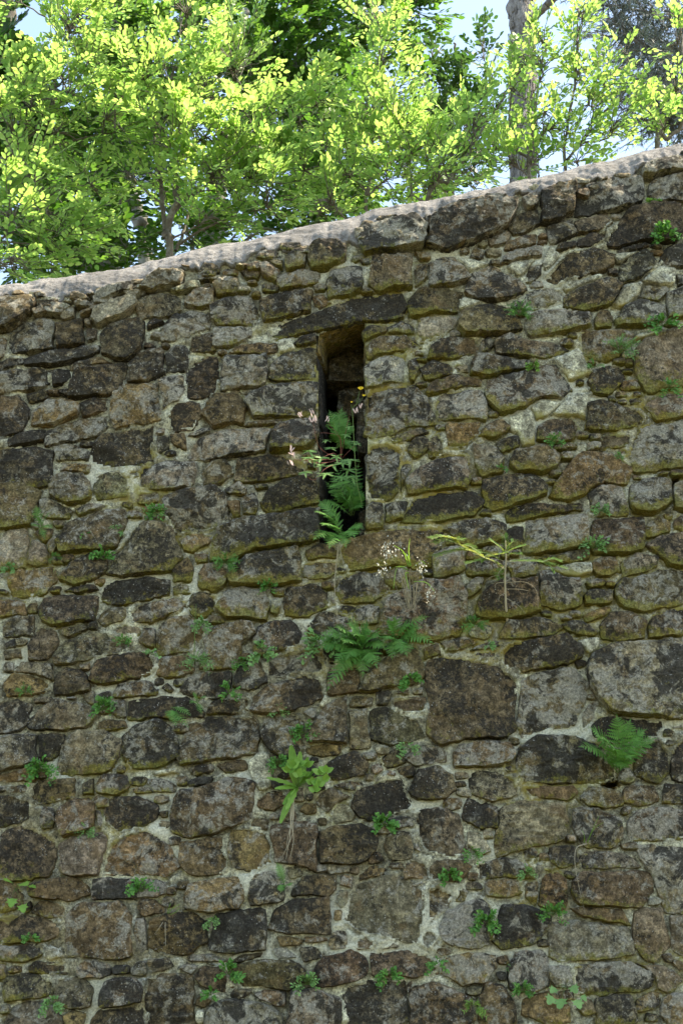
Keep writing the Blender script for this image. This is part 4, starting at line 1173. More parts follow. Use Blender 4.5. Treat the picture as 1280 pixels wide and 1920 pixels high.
def unit(v): v = np.asarray(v, float); return v / (np.linalg.norm(v) + 1e-9)
class Crown:
    """collects leaf frames (origin, 3x3 axes scaled) and twig tubes"""
    def __init__(s): s.o = []; s.m = []; s.sh = []; s.bag = Bag()
    def leaf(s, o, d, nrm, size, sh):
        d = unit(d); y = unit(np.cross(nrm, d)); n = np.cross(d, y)
        s.o.append(o); s.m.append(np.stack([d, y, n]) * size); s.sh.append(sh)
    def spray(s, base, d, nrm, L, size, shade, side=True, droop=.1):
        """beech twig: alternate leaves in one plane on a zigzag axis, with side twigs"""
        d = unit(d); nrm = unit(nrm - d * np.dot(nrm, d)); b = np.cross(nrm, d)
        n = max(5, int(L / (size * .34))); pts = []
        for k in range(n + 1):
            t = k / n; pts.append(base + d * L * t + b * (size * .07 * (-1) ** k) - np.array((0, 0, droop * L * t * t)))
        V, F = tube(pts[::2] if len(pts) > 6 else pts, np.linspace(.0028, .0009, len(pts[::2] if len(pts) > 6 else pts)), 3); s.bag.add(V, F, .4)
        for k in range(1, n + 1):
            sg = (-1) ** k; t = k / n; sz = size * (1 - .35 * abs(t - .55)) * rng.uniform(.6, 1.25)
            dd = d * (.75 + .6 * (k == n)) + b * sg * (.75 if k < n else .1) + rng.normal(0, .14, 3)
            s.leaf(pts[k], dd, nrm + rng.normal(0, .28, 3), sz, np.clip(shade + rng.normal(0, .3), 0, 1))
            if side and k in (n // 4 + 1, n // 2, n // 2 + 2) and L > .22:
                s.spray(pts[k], d * .8 + b * sg * .8 + rng.normal(0, .12, 3), nrm + rng.normal(0, .2, 3), L * rng.uniform(.4, .6), size, shade, False, droop)
def blob_sprays(C, stems, blobs, size, L, up, shade, facing=.5, mult=2.3):
    """limbs from the stems into each leaf mass, twigs from the limbs, leaves on the twigs"""
    nodes = np.concatenate(stems); nodes0 = nodes
    for (u, v, y, ru, rv, ry, cnt) in blobs:
        c = P(u, v, y); sc = (y - CAM[1]) / FPX / CP * 1.05; rx, rz = ru * sc, rv * sc
        below = nodes0[nodes0[:, 2] < c[2] + .05]
        if len(below) == 0: below = nodes0
        q = below[np.argmin(((below - c) ** 2).sum(1) + .6 * np.maximum(0, below[:, 2] - c[2] + .3) ** 2)]
        ctl = (q + c) / 2 + np.array((0, 0, .12 * np.linalg.norm(c - q))) + rng.normal(0, .04, 3)
        limb = bez(q, ctl, c, 9); Ln = np.linalg.norm(c - q)
        V, F = tube(limb + rng.normal(0, .004, limb.shape), np.linspace(.006 + .006 * Ln, .003, 9), 5); C.bag.add(V, F, .5)
        local = np.concatenate([limb, below[((below - c) ** 2).sum(1) < (max(rx, rz) * 1.3) ** 2]])
        for _ in range(int(cnt * mult)):
            w = rng.normal(0, 1, 3); w = w / np.linalg.norm(w) * rng.random() ** .45
            p = c + w * (rx, ry, rz)
            src = local[np.argmin(((local - p) ** 2).sum(1) + rng.random(len(local)) * .02)]
            V, F = tube(bez(src, (src + p) / 2 + (0, 0, .05), p, 5), np.linspace(.0045, .0022, 5), 3); C.bag.add(V, F, .5)
            d = unit(p - src + 1e-4) * .7 + unit(w * (rx, ry, rz) + 1e-6) * .5 + np.array(up) + rng.normal(0, .3, 3)
            nrm = np.array((rng.normal(0, .4), -facing + rng.normal(0, .35), .9))
            C.spray(p, d, nrm, L * rng.uniform(.65, 1.25), size, shade + rng.normal(0, .1))
def leaves_np(C, kind, sel=None):
    T, F = LEAF[kind]; o = np.array(C.o); m = np.array(C.m); sh = np.array(C.sh)
    if sel is not None: o, m, sh = o[sel], m[sel], sh[sel]
    V = (np.einsum('vk,nkj->nvj', T, m) + o[:, None]).reshape(-1, 3)
    Fa = (F[None] + (np.arange(len(o)) * len(T))[:, None, None]).reshape(-1, 3)
    return V, Fa, np.repeat(sh, len(T))
def tree(name, label, stems, blobs, base, kind, size, L, up, mat_l, mat_b, shade=.5, singles=0, group=None, facing=.5, sides=7, cat='tree', mult=3.9):
    """stems: list of ([(u,v,y)...], r0, r1); leaves that show largest are single parts, the rest one crown"""
    o = empty(name, base); tag(o, label, cat, group)
    bag = Bag(); paths = []
    for pts, r0, r1 in stems:
        p = np.array([P(*q) if len(q) == 3 else np.asarray(q[0]) for q in pts]); p = smooth_path(p, 8)
        p = p + rng.normal(0, .012 * min(1, r0 * 20), p.shape) * np.array((1, 1, .2))
        paths.append(p); rr = np.linspace(r0, r1, len(p)) * (1 + .06 * rng.normal(0, 1, len(p)))
        V, F = tube(p, rr, sides + (4 if r0 > .06 else 0)); bag.add(V, F)
    obj('trunk', bag.mesh('trunk'), mat_b, o)
    if blobs:
        C = Crown(); blob_sprays(C, paths, blobs, size, L, up, shade, facing, mult if singles else 2.9)
        if C.bag.V: tag(obj('branches', C.bag.mesh('branches'), mat_b, o), kind='stuff')
        oo = np.array(C.o); n = len(oo); sel = np.zeros(n, bool)
        if singles:
            # leaves in view, nearest the camera first
            d = oo - CAM; f = d[:, 1] * CP + d[:, 2] * SP; uu = 640 + FPX * d[:, 0] / f; vv = 960 - FPX * (d[:, 2] * CP - d[:, 1] * SP) / f
            vis = (uu > 0) & (uu < 1280) & (vv > 0) & (oo[:, 2] > z_top(oo[:, 0]))
            order = np.argsort(np.where(vis, f, 1e9))[:min(singles, vis.sum())]; sel[order] = True
            T, F = LEAF[kind]
            mes = []
            for q in range(6):
                k = 1 + rng.normal(0, .06, T.shape); me = mesh_np('leaf', T * k, F, True, dict(shade=np.full(len(T), q / 5.0))); me.materials.append(mat_l); mes.append(me)
            for i in order:
                lo = bpy.data.objects.new('leaf', mes[int(np.clip(round(C.sh[i] * 5), 0, 5))]); COL.objects.link(lo); lo.parent = o
                M = Matrix(C.m[i].T.tolist()).to_4x4(); M.translation = Vector(C.o[i] - np.array(o.location)); lo.matrix_local = M
        V, F, sh = leaves_np(C, kind, ~sel)
        tag(obj('crown', mesh_np('crown', V, F, True, dict(shade=sh)), mat_l, o), kind='stuff')
    return o

M_BEECH = mat_leaf('young beech leaf', (.055, .135, .025), (.13, .21, .05), (.50, .72, .17), .62, .42)
M_BEECH2 = mat_leaf('mature beech leaf', (.028, .070, .012), (.055, .115, .020), (.22, .42, .06), .48)
M_MAPLE = mat_leaf('maple leaf', (.028, .065, .018), (.05, .10, .03), (.10, .24, .035), .4)
M_BLUE = mat_leaf('distant leaf', (.035, .075, .028), (.06, .11, .04), (.12, .24, .05), .4)
M_NEEDLE = mat_leaf('pine needle', (.15, .19, .185), (.25, .29, .28), (.06, .10, .05), .2)
M_TWIG = mat_bark('beech bark with lichen', (.10, .085, .065), (.16, .135, .105), (.26, .26, .22), 30, (1, 1, .5), .006)
M_TRUNK = mat_bark('grey beech trunk', (.15, .145, .13), (.26, .25, .225), (.34, .35, .31), 14, (1, 1, .6), .012)
M_PINE = mat_bark('plated pine bark', (.15, .135, .13), (.36, .335, .325), (.42, .40, .39), 13, (1, 1, .38), .07, .5)

def gz(x, y): return 3.3 + max(-12, min(12, x)) * .10 + min(14, max(0, y)) * .10
def root(u, v, y):
    p = P(u, v, y); return np.array((p[0], y, gz(p[0], y) - .05))
def stem_from(u, v, y, pts, r0, r1):
    """stem rooted in the ground behind the wall below the pixel where it rises over the coping"""
    return ([(root(u, v, y),), (u, v + 30, y)] + pts, r0, r1)

# foreground young beeches, sunlit from behind
tree('beech_tree', 'many-stemmed young beech with bright lime leaves filling the upper left', 
     [stem_from(316, 480, 1.7, [(310, 440, 1.7), (334, 360, 1.7), (322, 300, 1.65), (285, 240, 1.6), (255, 180, 1.6), (262, 130, 1.6)], .030, .006),
      ([(314, 450, 1.7), (306, 400, 1.75), (300, 330, 1.75), (290, 270, 1.8), (300, 200, 1.8), (330, 120, 1.8), (340, 20, 1.8)], .018, .004),
      ([(325, 400, 1.7), (355, 360, 1.75), (358, 280, 1.8), (400, 240, 1.8), (440, 170, 1.8), (470, 90, 1.8)], .014, .004),
      ([(330, 470, 1.8), (345, 430, 1.9), (372, 350, 1.9), (420, 320, 1.9), (520, 260, 1.9), (560, 190, 1.9)], .012, .004)],
     [(270, 150, 1.5, 70, 60, .25, 8), (330, 190, 1.5, 80, 55, .3, 10), (390, 170, 1.6, 70, 60, .3, 9), (440, 130, 1.6, 55, 80, .3, 9), (360, 100, 1.7, 70, 70, .3, 8),
      (350, 30, 1.7, 50, 50, .3, 7), (410, 250, 1.5, 80, 55, .3, 11), (330, 260, 1.4, 70, 45, .25, 7), (480, 250, 1.6, 70, 60, .3, 10), (400, 330, 1.5, 80, 45, .3, 10), (470, 340, 1.6, 70, 50, .3, 9),
      (300, 340, 1.7, 55, 60, .25, 5), (500, 390, 1.6, 70, 35, .3, 7), (390, 410, 1.6, 60, 35, .3, 6), (560, 230, 1.7, 50, 60, .3, 7), (600, 190, 1.7, 35, 50, .25, 5), (570, 320, 1.7, 60, 50, .3, 8), (240, 330, 1.6, 40, 40, .2, 3)],
     root(316, 480, 1.7), 'beech', .051, .20, (.25, -.05, .65), M_BEECH, M_TWIG, .78, 300, 'young beeches behind the wall', .4)
tree('beech_tree', 'lime-leaved beech reaching in from the left edge over the low end of the coping',
     [stem_from(-140, 560, 1.5, [(-70, 420, 1.5), (0, 310, 1.5), (55, 255, 1.5), (95, 210, 1.5), (104, 150, 1.5), (100, 100, 1.5), (130, 40, 1.5)], .034, .006),
      ([(-60, 400, 1.5), (0, 300, 1.55), (60, 285, 1.6), (150, 260, 1.6), (215, 248, 1.6)], .012, .004),
      ([(-120, 520, 1.5), (-40, 470, 1.4), (30, 430, 1.4), (80, 380, 1.4)], .012, .004)],
     [(132, 55, 1.4, 42, 55, .3, 11), (150, 30, 1.4, 50, 40, .3, 7), (112, 135, 1.4, 38, 40, .3, 7), (170, 120, 1.4, 60, 45, .25, 7), (18, 165, 1.3, 28, 20, .2, 4), (60, 200, 1.3, 60, 40, .25, 8), (130, 180, 1.3, 60, 40, .25, 7),
      (25, 250, 1.3, 40, 50, .25, 6), (110, 250, 1.4, 60, 35, .25, 6), (200, 225, 1.4, 50, 40, .25, 6), (230, 160, 1.5, 45, 40, .25, 5), (60, 330, 1.3, 55, 45, .25, 8), (25, 410, 1.2, 40, 50, .25, 9), (85, 400, 1.3, 45, 45, .25, 7), (20, 490, 1.2, 35, 35, .2, 8),
      (95, 470, 1.4, 40, 35, .2, 5), (150, 440, 1.5, 40, 40, .2, 4), (170, 350, 1.5, 40, 40, .25, 4), (30, 0, 1.4, 30, 12, .2, 2)],
     root(-140, 560, 1.5), 'beech', .051, .20, (.35, -.05, .55), M_BEECH, M_TWIG, .78, 300, 'young beeches behind the wall', .4)
tree('beech_sapling', 'slim upright beech sapling with one straight stem behind the middle of the wall',
     [stem_from(686, 405, 1.6, [(690, 360, 1.6), (697, 280, 1.6), (703, 200, 1.6), (712, 130, 1.6), (722, 60, 1.6)], .014, .004)],
     [(720, 60, 1.6, 25, 45, .2, 6), (715, 120, 1.6, 40, 45, .25, 8), (735, 180, 1.6, 50, 45, .25, 9), (690, 200, 1.6, 45, 50, .25, 7), (750, 240, 1.5, 50, 45, .25, 9), (690, 270, 1.6, 45, 40, .25, 6), (770, 290, 1.5, 55, 40, .25, 9), (730, 330, 1.5, 50, 35, .25, 8),
      (650, 330, 1.6, 40, 40, .25, 7), (620, 380, 1.5, 40, 30, .25, 7), (610, 280, 1.7, 40, 45, .25, 6), (800, 240, 1.6, 30, 35, .2, 4), (700, 30, 1.7, 30, 30, .2, 4)],
     root(686, 405, 1.6), 'beech', .051, .18, (.2, -.05, .75), M_BEECH, M_TWIG, .74, 300, 'young beeches behind the wall', .4)
tree('beech_tree', 'bushy young beech leaning right between the sapling and the pine trunk',
     [stem_from(800, 385, 1.5, [(840, 340, 1.5), (878, 285, 1.5), (905, 240, 1.5), (940, 190, 1.5), (955, 150, 1.5)], .018, .004),
      ([(840, 340, 1.5), (870, 300, 1.6), (890, 250, 1.6), (895, 200, 1.6)], .010, .003), ([(800, 380, 1.5), (815, 340, 1.5), (830, 280, 1.5)], .010, .003)],
     [(835, 290, 1.4, 50, 50, .25, 9), (820, 340, 1.4, 45, 30, .25, 7), (880, 240, 1.5, 40, 45, .25, 7), (910, 200, 1.5, 35, 40, .2, 5), (880, 320, 1.5, 45, 30, .25, 6), (770, 350, 1.5, 35, 30, .2, 5), (930, 280, 1.6, 40, 45, .2, 5), (800, 300, 1.5, 35, 35, .2, 5)],
     root(800, 385, 1.5), 'beech', .051, .17, (.4, -.05, .6), M_BEECH, M_TWIG, .66, 240, 'young beeches behind the wall', .4, mult=2.9)
tree('beech_tree', 'young beech with yellow-green leaves standing in front of the pine trunk',
     [stem_from(992, 345, 1.4, [(995, 280, 1.4), (1005, 190, 1.4), (1015, 120, 1.4), (1030, 60, 1.4)], .015, .004),
      ([(995, 300, 1.4), (960, 270, 1.4), (955, 200, 1.4), (970, 120, 1.4)], .009, .003)],
     [(1010, 70, 1.4, 35, 35, .2, 7), (985, 110, 1.4, 40, 35, .2, 7), (1020, 130, 1.4, 40, 40, .2, 7), (970, 170, 1.4, 35, 35, .2, 4), (1020, 200, 1.4, 50, 35, .2, 6), (1030, 240, 1.4, 50, 30, .2, 7), (975, 250, 1.4, 40, 35, .2, 5), (960, 310, 1.4, 45, 30, .2, 8), (1010, 300, 1.4, 40, 30, .2, 5)],
     root(992, 345, 1.4), 'beech', .051, .15, (.2, -.05, .75), M_BEECH, M_TWIG, .74, 240, 'young beeches behind the wall', .4, mult=2.9)
tree('beech_tree', 'young beech right of the pine trunk with leaves hanging over the coping',
     [stem_from(1062, 330, 1.5, [(1060, 260, 1.5), (1078, 150, 1.5), (1082, 60, 1.5), (1085, -10, 1.5)], .013, .004),
      ([(1062, 300, 1.5), (1100, 250, 1.5), (1140, 170, 1.5), (1160, 130, 1.5)], .010, .003)],
     [(1090, 30, 1.5, 28, 35, .2, 7), (1080, 80, 1.5, 35, 35, .2, 7), (1085, 140, 1.5, 45, 35, .2, 8), (1130, 150, 1.4, 45, 35, .2, 8), (1100, 200, 1.5, 50, 35, .2, 8), (1160, 190, 1.4, 45, 35, .2, 7), (1090, 260, 1.5, 50, 30, .2, 8), (1150, 240, 1.4, 50, 30, .2, 6), (1080, 305, 1.4, 40, 20, .2, 6), (1170, 100, 1.5, 30, 25, .2, 3)],
     root(1062, 330, 1.5), 'beech', .051, .15, (.3, -.05, .65), M_BEECH, M_TWIG, .72, 240, 'young beeches behind the wall', .4, mult=2.9)
tree('beech_tree', 'beech at the right edge with a bent brown stem rising behind the coping',
     [stem_from(1235, 290, 1.4, [(1250, 262, 1.4), (1275, 235, 1.4), (1285, 180, 1.4), (1275, 60, 1.4), (1270, -20, 1.4)], .018, .006),
      ([(1285, 190, 1.4), (1240, 160, 1.5), (1195, 150, 1.5)], .010, .003)],
     [(1265, 170, 1.3, 30, 30, .2, 6), (1215, 215, 1.4, 40, 25, .2, 6), (1265, 80, 1.4, 20, 20, .2, 3), (1262, 20, 1.4, 25, 20, .2, 3), (1245, 245, 1.3, 35, 20, .2, 5), (1300, 230, 1.4, 35, 40, .2, 5)],
     root(1235, 290, 1.4), 'beech', .051, .15, (.1, -.05, .6), M_BEECH, M_TWIG, .74, 120, 'young beeches behind the wall', .4, mult=2.9)

# taller trees standing behind them
tree('mature_beech', 'tall mature beech with grey lichened trunk behind the lime leaves at left',
     [stem_from(195, 480, 5.0, [(200, 430, 5.0), (210, 350, 5.0), (222, 250, 5.0), (228, 120, 5.0), (226, 20, 5.0), (222, -160, 5.0)], .19, .13),
      ([(root(275, 520, 6.0),), (272, 500, 6.0), (262, 420, 6.0), (238, 330, 6.0), (215, 240, 6.0), (180, 190, 6.0)], .08, .05), ([(222, 130, 5.0), (190, 90, 4.8), (165, 60, 4.6), (150, 40, 4.5)], .05, .015), ([(228, 90, 5), (250, 20, 4.8), (300, -40, 4.6)], .06, .02),
      ([(205, 380, 5.0), (150, 330, 4.6), (125, 270, 4.4), (118, 240, 4.4)], .025, .012)],
     [(225, 55, 4.0, 65, 60, .8, 22), (300, 60, 4.2, 80, 70, .8, 26), (120, 310, 4.2, 70, 60, .7, 20), (200, 300, 4.6, 60, 50, .6, 10), (170, 400, 4.2, 80, 55, .7, 26), (60, 370, 4.4, 70, 60, .7, 20), (250, 340, 4.4, 60, 60, .7, 16), (60, 480, 4.0, 70, 40, .6, 18), (140, 490, 4.0, 70, 30, .6, 18), (230, 200, 4.4, 60, 60, .7, 12), (300, 260, 4.8, 60, 60, .7, 10), (240, 470, 4.2, 60, 30, .6, 10)],
     root(195, 480, 5.0), 'beech', .085, .28, (.0, -.1, .2), M_BEECH2, M_TRUNK, .5, 0, 'tall trees behind the wall', .5, 9)
tree('leaning_beech', 'dark leaved beech with a long grey limb slanting up to the right across the middle',
     [([(root(395, 470, 5.5),), (400, 420, 5.5), (440, 250, 5.5), (520, 175, 5.4), (610, 128, 5.2), (660, 85, 5.1), (720, 40, 5.0), (790, -20, 5.0)], .115, .07),
      ([(606, 130, 5.2), (604, 170, 5.3), (600, 200, 5.3)], .04, .03), ([(660, 85, 5.1), (672, 50, 5.0), (690, 0, 4.9)], .025, .012),
      ([(440, 250, 5.5), (452, 100, 5.4), (462, 40, 5.3), (470, -60, 5.3)], .045, .03), ([(600, 200, 5.3), (640, 190, 5.0), (700, 185, 4.9)], .03, .012)],
     [(520, 90, 4.6, 90, 60, .8, 26), (480, 30, 4.6, 90, 50, .8, 24), (590, 60, 4.8, 80, 60, .8, 22), (560, 170, 4.8, 80, 50, .7, 18), (470, 180, 4.6, 70, 60, .7, 18), (640, 220, 4.8, 70, 50, .7, 16), (660, 300, 4.6, 70, 50, .7, 18), (560, 340, 4.6, 80, 50, .7, 20), (480, 430, 4.4, 90, 40, .7, 20), (590, 400, 4.4, 80, 40, .7, 20), (760, 20, 5.0, 60, 40, .7, 16), (690, 20, 4.8, 60, 40, .7, 14), (785, 28, 5.2, 28, 25, .6, 6), (400, 60, 4.8, 70, 70, .7, 18), (760, 330, 4.4, 60, 50, .7, 14), (650, 130, 5.4, 60, 40, .7, 8), (360, 460, 4.4, 60, 30, .6, 10)],
     root(395, 470, 5.5), 'beech', .085, .28, (.1, -.1, .2), M_BEECH2, M_TRUNK, .5, 0, 'tall trees behind the wall', .5, 9)
tree('sparse_beech', 'thin far beech with open bluish green twigs against the sky right of the middle',
     [([(root(845, 380, 6.5),), (845, 340, 6.5), (838, 250, 6.5), (845, 180, 6.5), (860, 120, 6.5), (850, 80, 6.5)], .05, .012), ([(840, 260, 6.5), (880, 200, 6.4), (925, 150, 6.3)], .02, .006), ([(838, 250, 6.5), (815, 200, 6.4), (800, 130, 6.4)], .02, .006)],
     [(822, 195, 6.2, 35, 32, .6, 8), (860, 170, 6.2, 35, 22, .5, 5), (905, 110, 6.2, 25, 40, .5, 7), (810, 110, 6.3, 30, 30, .5, 6), (870, 210, 6.2, 50, 30, .5, 9), (810, 240, 6.2, 40, 40, .5, 10), (880, 280, 6.0, 50, 40, .6, 14), (820, 320, 6.0, 60, 40, .6, 14), (930, 230, 6.2, 30, 30, .5, 4), (900, 335, 6.0, 50, 25, .6, 10)],
     root(845, 380, 6.5), 'beech', .080, .22, (.1, -.1, .35), M_BLUE, M_TWIG, .5, 0, 'tall trees behind the wall', .5)
tree('maple_tree', 'dark green maple with broad lobed leaves behind the far left edge',
     [([(root(-60, 560, 4.0),), (-40, 420, 4.0), (-20, 250, 4.0), (10, 60, 4.0), (20, -40, 4.0)], .09, .05), ([(-20, 250, 4.0), (40, 180, 3.8), (70, 120, 3.7)], .03, .01)],
     [(0, 80, 3.7, 18, 30, .4, 6), (0, 140, 3.7, 20, 28, .4, 7), (45, 165, 3.7, 30, 22, .4, 9), (-15, 20, 3.7, 20, 20, .4, 4), (60, 180, 3.7, 35, 25, .4, 8), (10, 200, 3.7, 30, 40, .4, 8)],
     root(-60, 560, 4.0), 'maple', .12, .25, (.2, -.2, .1), M_MAPLE, M_TWIG, .4, 0, 'tall trees behind the wall', .8)

# Scots pine trunk
pine = tree('pine_tree', 'straight pine trunk with grey plated bark and one orange branch stub', 
     [([(root(984, 380, 7.5),), (982, 330, 7.5), (979, 200, 7.5), (977, 60, 7.5), (975, -60, 7.5), (974, -200, 7.5)],   .165, .135), ([(990, 42, 7.4), (1004, 28, 7.3), (1022, 12, 7.2), (1042, -8, 7.1), (1075, -40, 7.0)], .055, .035)],
     [], root(984, 380, 7.5), 'beech', .1, .3, (0, 0, 0), M_BEECH, M_PINE, group='tall trees behind the wall', sides=20)
plates = Bag(); pr = np.random.default_rng(3)
ptr = smooth_path(np.array([P(984, 360, 7.5), P(982, 330, 7.5), P(979, 200, 7.5), P(977, 60, 7.5), P(975, -60, 7.5), P(974, -120, 7.5)]), 10)
for k in range(520):                                    # bark plates standing proud of the trunk
    t = pr.random() * (len(ptr) - 1.01); i = int(t); c = ptr[i] + (ptr[i + 1] - ptr[i]) * (t - i); r = .158 - .028 * t / len(ptr)
    a = pr.uniform(math.pi * 1.0, math.pi * 2.0); w = pr.uniform(.14, .3); hh = pr.uniform(.03, .085); rr = r * 1.02
    A = np.linspace(a - w / 2, a + w / 2, 4); ring = lambda z, e, s: [(c[0] + (rr + e) * math.cos(x), c[1] + (rr + e) * math.sin(x), c[2] + z) for x in (A - a) * s + a]
    V = ring(-hh, 0, 1) + ring(-hh * .8, .013, .85) + ring(hh * .8, .013, .8) + ring(hh, 0, 1)
    F = [(q * 4 + s, q * 4 + s + 1, q * 4 + 5 + s, q * 4 + 4 + s) for q in range(3) for s in range(3)]
    plates.add(np.array(V) + pr.normal(0, .003, (16, 3)), F)
tag(obj('bark_plates', plates.mesh('bark_plates', False), M_PINE, pine), kind='stuff')

# conifer with hanging needle tufts at the upper right
con = empty('conifer_tree', root(1330, 300, 7.0)); tag(con, 'blue-grey needled conifer with drooping branches in the upper right corner', 'tree', 'tall trees behind the wall')
bag = Bag(); limbs = []
for pts, r0, r1 in [([(1335, 320, 7.2), (1330, 200, 7.2), (1326, 60, 7.2), (1322, -120, 7.2)], .13, .09),
                    ([(1328, 135, 7.2), (1280, 120, 7.0), (1235, 100, 6.9), (1186, 74, 6.8), (1150, 30, 6.8)], .03, .006), ([(1328, 200, 7.2), (1280, 190, 7.0), (1232, 168, 6.9), (1190, 152, 6.8)], .05, .014),
                    ([(1325, 60, 7.2), (1270, 40, 7.0), (1200, 20, 6.9), (1130, 10, 6.8)], .03, .006), ([(1323, -10, 7.2), (1240, -30, 7.0), (1130, -20, 6.8)], .03, .006),
                    ([(1328, 120, 7.2), (1260, 90, 7.4), (1200, 60, 7.5), (1150, 70, 7.5)], .025, .005), ([(1330, 260, 7.2), (1270, 230, 7.3), (1200, 225, 7.4)], .03, .006), ([(1328, 170, 7.2), (1250, 150, 7.5), (1180, 110, 7.6)], .02, .005)]:
    p = smooth_path(np.array([P(*q) for q in pts]), 7); limbs.append((p, r0)); V, F = tube(p, np.linspace(r0, r1, len(p)), 7); bag.add(V, F)
V, F = tube(np.array([root(1330, 300, 7.2), P(1335, 322, 7.2)]), [.14, .13], 8); bag.add(V, F)
nd = Bag(); nr = np.random.default_rng(8); twb = Bag(); NV, NF, NS = [], [], []; nn_ = 0
for p, r0 in limbs[1:]:
    for k in range(130):
        q = p[nr.integers(len(p) // 4, len(p))]; e = q + nr.normal(0, 1, 3) * (.30, .25, .20) + (0, 0, -.10)
        tw = bez(q, (q + e) / 2 + (0, 0, .06), e, 4); V, F = tube(tw, [.006, .005, .004, .002], 3); twb.add(V, F)
        d = unit(e - q)
        for j in range(34):
            b = tw[1] + (tw[3] - tw[1]) * nr.random(); dd = unit(d * .7 + nr.normal(0, .6, 3) + (0, 0, -.15)); L = nr.uniform(.05, .10)
            s = unit(np.cross(dd, nr.normal(0, 1, 3))) * .0042
            NV += [b - s, b + s, b + dd * L]; NF.append((nn_, nn_ + 1, nn_ + 2)); NS += [nr.random()] * 3; nn_ += 3
obj('trunk', bag.mesh('trunk'), M_PINE, con); tag(obj('branches', twb.mesh('branches'), M_PINE, con), kind='stuff')
tag(obj('needles', mesh_np('needles', np.array(NV), np.array(NF), False, dict(shade=np.array(NS))), M_NEEDLE, con), kind='stuff')
# ================================================================== PLANTS GROWING IN THE WALL
def pinna_template():
    """narrow toothed pinna of a fern"""
    xs = np.linspace(0, 1, 8); V = [(x, 0, -.03 * x) for x in xs]; nrm = []
    for sg in (1, -1):
        for k, x in enumerate(xs[:-1]):
            w = .19 * (1 - x ** 1.6) + .015; V.append((x + .10, sg * w, .02)); V.append((x + .13, sg * w * .55, .0))
    F = []
    for si, b in enumerate((8, 22)):
        for k in range(7):
            q = [(k, k + 1, b + 2 * k + 1), (k, b + 2 * k + 1, b + 2 * k)]
            F += q if si == 0 else [t[::-1] for t in q]
    return np.array(V, float), np.array(F, np.int32)
def spat_template():
    V = [(0, 0, 0), (.35, .10, .01), (.75, .34, .04), (1.0, .18, .02), (1.05, -.1, .02), (.75, -.34, .04), (.35, -.10, .01), (.7, 0, -.02)]
    return np.array(V, float), np.array([(0, 1, 7), (1, 2, 7), (2, 3, 7), (3, 4, 7), (4, 5, 7), (5, 6, 7), (6, 0, 7)], np.int32)
def strap_template(toothed=False):
    xs = np.linspace(0, 1, 9); V = []
    for k, x in enumerate(xs):
        w = .11 * math.sin(math.pi * min(1, x * .9 + .06)) ** .6 * (1.0 if not toothed or k % 2 else .55) + .004
        V += [(x, w, .03 - .10 * x * x), (x, 0, -.10 * x * x), (x, -w, .03 - .10 * x * x)]
    F = []
    for k in range(8):
        for s in (0, 1): a = 3 * k + s; F += [(a, a + 3, a + 4), (a, a + 4, a + 1)]
    return np.array(V, float), np.array(F, np.int32)
LEAF['pinna'] = pinna_template(); LEAF['spat'] = spat_template(); LEAF['strap'] = strap_template(); LEAF['tooth'] = strap_template(True)
LEAF['needle'] = (np.array([(0, .05, 0), (0, -.05, 0), (.7, -.045, 0), (1, 0, 0), (.7, .045, 0)], float), np.array([(0, 1, 2), (0, 2, 4), (4, 2, 3)], np.int32))
M_FERN = mat_leaf('fern frond green', (.075, .22, .045), (.15, .33, .07), (.18, .44, .07), .30, .55)
M_TUFT = mat_leaf('wall fern green', (.065, .20, .04), (.14, .32, .06), (.16, .40, .06), .25, .6)
M_HERB = mat_leaf('soft green herb leaf', (.13, .27, .08), (.23, .40, .13), (.26, .46, .1), .30, .55)
M_STRAW = mat_leaf('fresh lime herb leaf', (.14, .30, .045), (.25, .43, .08), (.32, .52, .08), .35, .45)
M_RED = mat_plain('reddish stem', (.16, .055, .045), (.24, .10, .075))
M_PINK = mat_plain('pale pink seed pod', (.55, .38, .33), (.66, .50, .44))
M_DRY = mat_plain('dry straw stem', (.30, .25, .16), (.46, .41, .30))
M_WHITE = mat_plain('pale seed head', (.50, .48, .37), (.66, .64, .54))
M_YEL = mat_plain('yellow petal', (.75, .52, .03), (.85, .62, .06))
M_GSTEM = mat_plain('green stalk', (.10, .17, .05), (.15, .23, .07))
M_NEED = mat_leaf('spruce needle', (.06, .17, .04), (.16, .27, .07), (.50, .55, .12), .5, .5)
pr = np.random.default_rng(77)
def build_leaves(name, C, kind, mat, parent):
    V, F, sh = leaves_np(C, kind); return obj(name, mesh_np(name, V, F, True, dict(shade=sh)), mat, parent)
def stalk(name, paths, radii, mat, parent, sides=5):
    b = Bag()
    for p, r in zip(paths, radii):
        p = np.asarray(p); V, F = tube(p, np.linspace(r, r * .45, len(p)), sides); b.add(V, F)
    return obj(name, b.mesh(name), mat, parent)
